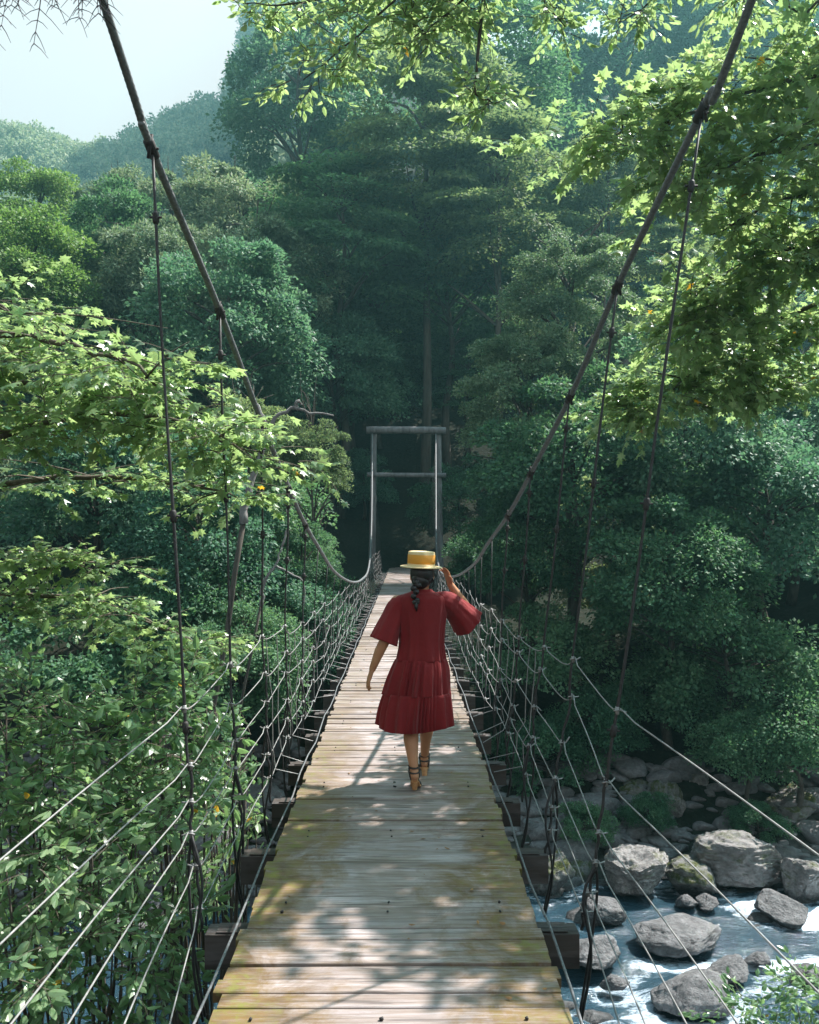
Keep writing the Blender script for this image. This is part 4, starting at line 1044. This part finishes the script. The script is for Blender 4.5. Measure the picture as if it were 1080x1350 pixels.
# hair: cap, bun strands and a braid down the back
mb = MB()
mb.ellipsoid((hx, -.004, hz+.012), (.083, .098, .098), 24, 16); mb.ellipsoid((hx-.012, -.055, hz-.035), (.062, .045, .06), 16, 12)
bp = spline([(hx-.03, -.085, hz-.045), (hx-.052, -.105, hz-.10), (hx-.045, -.118, hz-.17), (hx-.043, -.12, hz-.18)], 9)
for k, p in enumerate(bp):
    rr_ = .026*(1-.5*k/8); mb.ellipsoid(p+np.array([.010*(1 if k % 2 else -1), 0, 0]), (rr_*1.05, rr_*.85, rr_*.95), 12, 8, rot=np.array(Matrix.Rotation(.5*(1 if k % 2 else -1), 3, 'Y')))
mb.tube([bp[-1], bp[-1]+[0, -.003, -.03], bp[-1]+[.004, -.004, -.06]], [.012, .013, .002], 8)
for k in range(10):                                           # loose strands at the side of the face and nape
    a = np.array([hx+.07, .0+.01*k-.04, hz-.02]); mb.tube(spline([a, a+[.008, .0, -.03], a+[-.004+.001*k, -.005, -.065]], 6), np.linspace(.006, .0012, 6), 5)
hair = obj('hair', mb.mesh('hair', True), M['hair'], person)
# straw boater, its sunlit brim and top painted paler than the crown side
mb = MB(); n = 64; prof = [(0.001, .100), (.075, .101), (.088, .099), (.0915, .093), (.0945, .004), (.098, .0), (.142, -.003), (.145, -.006), (.142, -.0095), (.09, -.007), (.086, -.002), (.083, .085), (.001, .088)]
V = [[rr_*math.cos(a), rr_*1.08*math.sin(a), z] for rr_, z in prof for a in np.arange(n)*2*math.pi/n]
Fq = [[i*n+j, i*n+(j+1) % n, (i+1)*n+(j+1) % n, (i+1)*n+j] for i in range(len(prof)-1) for j in range(n)]
mb.add(V, Fq); hat = obj('straw_hat', mb.mesh('straw_hat', True), M['straw'], person)
hat.location = (hx-.006, .0, hz+.062); hat.rotation_euler = (R(2), R(1.5), .3)
mb = MB(); prof = [(.0925, .016), (.0955, .018), (.0945, .078), (.0915, .080)]
V = [[rr_*math.cos(a), rr_*1.08*math.sin(a), z] for rr_, z in prof for a in np.arange(n)*2*math.pi/n]
mb.add(V, [[i*n+j, i*n+(j+1) % n, (i+1)*n+(j+1) % n, (i+1)*n+j] for i in range(3) for j in range(n)]); obj('crown_side', mb.mesh('crown_side', True), M['straw_side'], hat)  # added sleeve that gives the crown side its orange straw colour
# sandals
for (foot, heel, ank, tw_) in (((0, .0, .0), True, LA, 0), ((.045, .43, .0), False, RA, 0)):
    mb = MB(); st = MB()
    if heel: path = [(.006, .062, .008), (.002, .01, .010), (-.002, -.06, .032), (-.007, -.125, .078), (-.009, -.155, .09)]
    else: path = [(.068, .525, .010), (.067, .46, .010), (.067, .39, .030), (.068, .32, .05), (.068, .292, .052)]
    Q = spline(path, 16); W = np.interp(np.linspace(0, 1, 16), [0, .15, .35, .7, 1], [.02, .037, .036, .027, .018])
    V = []; 
    for q, w_ in zip(Q, W): V += [q+[-w_, 0, .006], q+[w_, 0, .006], q+[w_, 0, -.008], q+[-w_, 0, -.008]]
    Fq = [[4*i+j, 4*i+(j+1) % 4, 4*i+4+(j+1) % 4, 4*i+4+j] for i in range(15) for j in range(4)]+[[0, 1, 2, 3], [63, 62, 61, 60]]
    mb.add(V, Fq)
    hc = Q[-3]; down = np.array([0, -.02, -.055]) if not heel else np.array([.0, .02, -.062])
    mb.tube([hc+[0, 0, -.004], hc+down*.5, hc+down], [.023, .020, .018], 12)
    s_o = obj('sandal', mb.mesh('sandal'), M['sole'], person)
    for f_, rw, rh in ((3, .034, .036), (5, .033, .042)):
        c = Q[f_]; st.tube([c+np.array([rw*math.cos(a), 0, .0+rh*math.sin(a)]) for a in np.linspace(0, math.pi, 14)], .006, 6)
    A = np.array(ank)
    for dz in (-.012, .022): st.tube([A+np.array([.036*math.cos(a), .036*math.sin(a), dz+.006*math.sin(a)]) for a in np.linspace(0, 2*math.pi, 20)], .006, 6)
    for s in (-1, 1): st.tube([Q[-4]+[s*.022, 0, 0], Q[-3]+[s*.032, -.005, .03], A+[s*.034, 0, -.012], A+[s*.034, 0, .022]], .0055, 6)
    obj('strap', st.mesh('strap', True), M['sandal'], s_o)

# ------------------------------------------------------------------ fallen leaves on the planks
mb = MB(); r = np.random.default_rng(3)
for k in range(80):
    x = CX+r.uniform(-.6, .6); y = 2.6+r.random()**1.5*14
    V, Fq = leaves(np.array([[x, y, .012]]), r.normal(size=(1, 3))*[1, 1, .1], np.array([[r.normal()*.25, r.normal()*.25, 1]]), np.array([r.uniform(.012, .042)]), OVATE)
    mb.add(V, Fq, r.random())
o = obj('fallen_leaves', mb.mesh('fallen_leaves'), simple('dry_leaf', (.22, .11, .04), .7, 0, 8, .6)); tag(o, 'small dry brown leaves scattered over the planks', 'leaves'); o['kind'] = 'stuff'

# ------------------------------------------------------------------ haze
mb = MB(); mb.box((0, 200, 95), (1000, 900, 230)); 
hz_me = mb.mesh('haze', False); m = bpy.data.materials.new('haze_air'); m.use_nodes = True; t = m.node_tree; t.nodes.clear()
o_ = t.nodes.new('ShaderNodeOutputMaterial'); pv = t.nodes.new('ShaderNodeVolumePrincipled')
pv.inputs['Color'].default_value = (.36, .88, .94, 1); pv.inputs['Density'].default_value = .0012; pv.inputs['Anisotropy'].default_value = .65
t.links.new(pv.outputs[0], o_.inputs['Volume'])
o = obj('haze', hz_me, m); o['kind'] = 'stuff'
print('verts', sum(len(m.vertices) for m in bpy.data.meshes))
